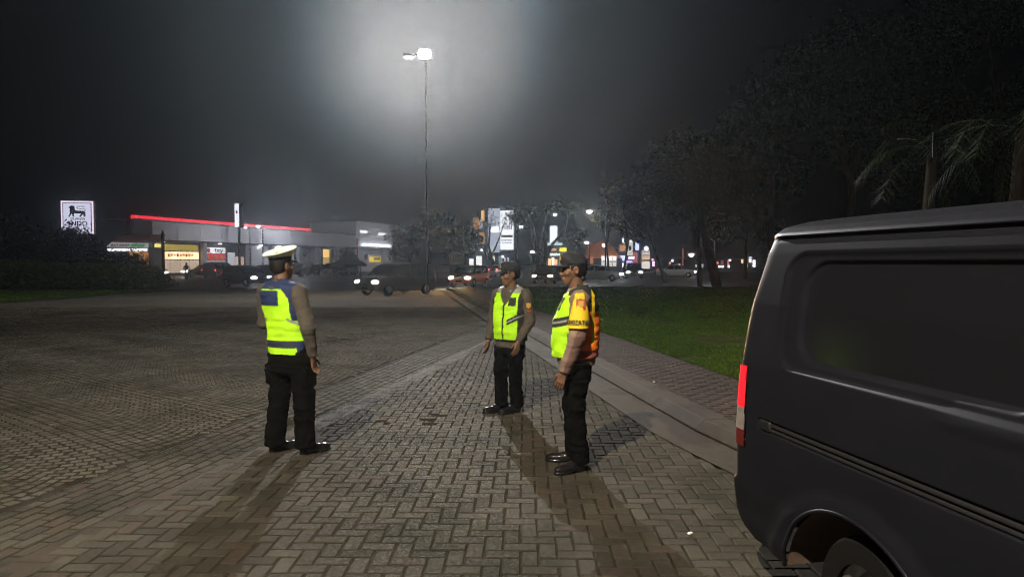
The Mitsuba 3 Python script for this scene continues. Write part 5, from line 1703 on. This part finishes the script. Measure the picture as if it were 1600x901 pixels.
def leaves(pts, size, seed, up=.35):
    """diamond leaves at the points, random turn; returns mesh, uv"""
    r = np.random.default_rng(seed)
    n = len(pts)
    a_ = r.normal(size=(n, 3)); a_ /= np.linalg.norm(a_, axis=1, keepdims=True)
    b_ = np.cross(a_, r.normal(size=(n, 3))); b_ /= np.linalg.norm(b_, axis=1, keepdims=True)
    s = size * r.uniform(.6, 1.4, (n, 1))
    v = np.stack([pts - a_ * s, pts + b_ * s * .45, pts + a_ * s, pts - b_ * s * .45], 1)
    f = np.array([[0, 1, 2], [0, 2, 3]])
    F = (f[None] + 4 * np.arange(n)[:, None, None]).reshape(-1, 3)
    return trimesh.Trimesh(v.reshape(-1, 3), F, process=False), np.repeat(r.random((n, 2)), 4, 0)


def clumps(blobs, n, per, spread, seed):
    r = np.random.default_rng(seed)
    out = []
    vol = np.array([b[1][0] * b[1][1] * b[1][2] for b in blobs])
    for b, q in zip(blobs, vol / vol.sum()):
        k_ = max(3, int(n * q))
        d = r.normal(size=(k_, 3)); d /= np.linalg.norm(d, axis=1, keepdims=True)
        c = np.array(b[0]) + d * np.array(b[1]) * (r.random((k_, 1)) ** .38)
        p = c[:, None] + r.normal(size=(k_, per, 3)) * spread
        out.append(p.reshape(-1, 3))
    return np.vstack(out)


hd_ = thing('hedge', 'long clipped dark green hedge at left in front of the car park', 'hedge')
n = 26000
tt = rng.random(n)
xh = -40 + 18.2 * tt
yh = 44.5 + rng.normal(0, .9, n) + (1 - tt) * 1.0
zh_ = rng.uniform(.05, 1, n) ** .7 * (2.0 - .5 * tt + .25 * (meshkit.noise(np.column_stack([xh * .8, yh * .3, 0 * xh]), 4) - .5)) * np.clip((1.02 - tt) * 9, .25, 1) ** .5
m, uvb = leaves(np.column_stack([xh, yh, zh_]), .13, 3)
put(hd_ + '__foliage', m, 'hedge_leaf', uv=uvb)
put(hd_ + '__branches', rbox(-39.8, -22.4, 44.0, 45.6, 0, 1.35, .25), 'soil', smooth=40)


def tree(name, label, trunk, blobs, n, size, seed, limbs=(), r0=.2, per=28, spread=.45, group=None):
    t = thing(name, label, 'tree', group)
    tr = np.array(trunk, float)
    put(t + '__trunk', tube(tr, np.linspace(r0, r0 * .45, len(tr)), 9), 'bark', smooth=True)
    for l in limbs:
        l = np.array(l, float)
        put(t + '__limb', tube(l, np.linspace(r0 * .55, r0 * .15, len(l)), 7), 'bark', smooth=True)
    m, uvb = leaves(clumps(blobs, n, per, spread, seed), size, seed)
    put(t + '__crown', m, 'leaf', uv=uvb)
    return t


def auto(label, u, Z, h, w, seed, n=260, low=.35, name='tree', r0=.18, group=None, lean_=0., size=.17, spread=.4, x=None):
    """a broad tree: trunk, a few limbs and an uneven crown"""
    r = np.random.default_rng(seed)
    x = gxz(u, Z) if x is None else x
    top = np.array([x + lean_, Z, h * .62])
    trunk = [(x, Z, -.1), (x + lean_ * .3, Z, h * .2), (x + lean_ * .65, Z + .1, h * .42), tuple(top)]
    blobs, limbs = [], []
    for i in range(7):
        a_ = r.uniform(0, 2 * np.pi); q = r.uniform(.25, .75)
        c = np.array([x + lean_ + math.cos(a_) * w * q, Z + math.sin(a_) * w * q * .8, h * r.uniform(low + .12, .88)])
        rr = w * r.uniform(.30, .52)
        blobs.append((c, (rr, rr, rr * .72)))
        st_ = np.array(trunk[2])
        limbs.append([st_, (st_ + c) / 2 + [0, 0, .3], c])
    return tree(name, label, trunk, blobs, n, size, seed, limbs, r0, spread=spread, group=group)


auto('large dark bush at the far left edge above the hedge', 15, 58, 5.4, 3.8, 1, 280, .12)
auto('dark bushy tree hiding the foot of the lion pylon sign', 118, 60, 4.4, 2.9, 2, 260, .05, size=.15)
auto('low dark bush in front of the kiosk', 196, 68, 2.6, 2.2, 3, 160, .0, size=.13)
auto('low dark bush left of the one before the kiosk', 60, 52, 3.2, 3.0, 4, 160, .0, size=.13)
for i, (u, Z, h, w) in enumerate(((640, 112, 8.6, 4.2), (672, 104, 9.6, 4.0), (704, 112, 10.0, 4.4), (727, 106, 7.4, 2.2))):
    auto(('first', 'second', 'third', 'fourth')[i] + ' from left of the four dark trees between white block and banner building', u, Z, h, w, 20 + i, 85, .3, group='trees between the white block and the white banner building', size=.24)
# trees whose bare limbs show against the lights
x = gxz(770, 84)
tree('tree', 'slender tree with slanting limbs before the white banner', [(x + .3, 84, -.1), (x + .1, 84, 1.6), (x - .5, 84, 3.6), (x - .3, 84.1, 6.2)], [((x - .7, 84, 6.6), (1.5, 1.2, 1.0)), ((x + 1.6, 84, 6.9), (.9, .9, .6)), ((x - 2.2, 84, 5.4), (1.3, 1, .8))], 16, .15, 40,
     [[(x + .1, 84, 1.6), (x - 1.0, 84, 3.0), (x - 2.2, 84, 5.2)], [(x - .1, 84, 2.6), (x + .7, 84, 4.4), (x + 1.5, 84, 6.8)]], .22, 20, .35)
x = gxz(806, 96)
auto('thin palm-like tree crossing the right edge of the white banner', 807, 96, 9.6, 1.1, 41, 34, .55, r0=.14, size=.18)
x = gxz(851, 78)
tree('tree', 'dark forked tree standing behind the gap between the two right officers', [(x - .1, 78, -.1), (x, 78, 1.2), (x + .15, 78, 2.4), (x + .1, 78, 3.4)], [((x - 1.4, 78, 7.0), (1.3, 1.2, .9)), ((x + 2.3, 78, 7.4), (1.5, 1.2, .9)), ((x + .3, 78.3, 7.8), (1.6, 1.2, .8))], 22, .15, 42,
     [[(x + .1, 78, 2.2), (x + .9, 78, 3.8), (x + 2.2, 78, 5.2), (x + 2.6, 78, 7.2)], [(x, 78, 2.2), (x - .9, 78, 3.2), (x - 1.1, 78, 5.0), (x - 1.6, 78, 7)], [(x + .1, 78, 3.2), (x - .1, 78, 5.2), (x + .3, 78, 7.6)]], .42, 18, .35)
for i, (u, Z, h, w, ln_) in enumerate(((898, 96, 6.5, 1.6, .4), (952, 92, 8.6, 1.8, -.5), (973, 84, 7.6, 1.6, .8))):
    auto(('thin street tree behind the head of the officer with the yellow armband', 'thin street tree in front of the orange roof', 'thin street tree left of the tall cream sign')[i], u, Z, h, w, 50 + i, 34, .62, r0=.15, lean_=ln_, size=.17)
# trees on the lawn
auto('leaning tree on the lawn, left of the lamp over the lawn', 1040, 62, 9.5, 3.6, 60, 260, .42, r0=.17, lean_=-2.0, size=.15)
auto('upright tree on the lawn just left of the leaning trunk', 1094, 50, 9.0, 3.4, 61, 280, .40, r0=.17, lean_=-.2, size=.14)
auto('thick leaning tree on the lawn beside the lamp', 1122, 46, 9.8, 3.8, 62, 320, .42, r0=.34, lean_=-1.6, size=.14)
auto('tall dark tree on the lawn behind the rear corner of the van', 1205, 42, 11.5, 4.6, 63, 420, .36, r0=.26, size=.14)
auto('tall dark tree beyond the roof of the van, left of the palms', 1330, 36, 13.5, 5.0, 64, 480, .30, r0=.28, size=.13)
auto('huge dark tree beyond the roof of the van, at the right edge', 1560, 34, 15.5, 6.0, 65, 560, .28, r0=.32, size=.13)
auto('dark tree far behind the lawn, right of the lamp', 1165, 78, 10.0, 4.0, 66, 260, .35, r0=.2, size=.18)


def palm(label, x, y, h, seed, nf=13, ln=2.6):
    r = np.random.default_rng(seed)
    t = thing('palm_tree', label, 'palm tree')
    put(t + '__trunk', tube([(x, y, -.1), (x + .1, y, h * .5), (x + .25, y, h)], [.2, .15, .13], 10), 'bark', smooth=True)
    for i in range(nf):
        a_ = i * 2.399 + r.uniform(-.2, .2)
        el = r.uniform(-.15, 1.0)
        d_ = np.array([math.cos(a_), math.sin(a_), 0])
        s_ = np.linspace(0, 1, 12)
        L_ = ln * r.uniform(.8, 1.15)
        P_ = np.array([x + .25, y, h]) + d_ * (L_ * s_ * (1 - .18 * s_))[:, None] * math.cos(el * .8) + np.array([0, 0, 1]) * (L_ * (math.sin(el) * s_ - (.55 + .35 * r.random()) * s_ ** 2))[:, None]
        v_, f_ = [], []
        sd = np.cross(d_, [0, 0, 1])
        for j in range(1, 12):
            for q in (0., .5):
                p0 = P_[j - 1] + (P_[j] - P_[j - 1]) * q
                tg = unit(P_[j] - P_[j - 1])
                for sg in (-1, 1):
                    ll = .62 * math.sin(math.pi * min(.97, (j + q) / 12.5)) ** .6 + .08
                    e_ = p0 + (sd * sg * .8 + tg * .6 + np.array([0, 0, -.45 + .2 * r.normal()])) * ll
                    k_ = len(v_)
                    v_ += [p0 - tg * .022, p0 + tg * .022, e_]
                    f_.append([k_, k_ + 1, k_ + 2])
        m_ = cat(tube(P_, np.linspace(.03, .008, 12), 5), trimesh.Trimesh(v_, f_, process=False))
        uvf = np.tile(r.random((1, 2)), (len(m_.vertices), 1))
        put(t + '__frond', m_, 'leaf', uv=uvf)
    return t


palm('palm tree with drooping fronds above the van roof, left one', gxz(1440, 19), 19, 4.6, 71)
palm('palm tree with drooping fronds above the van roof, right one', gxz(1575, 17), 17, 4.8, 72, 15, 2.8)
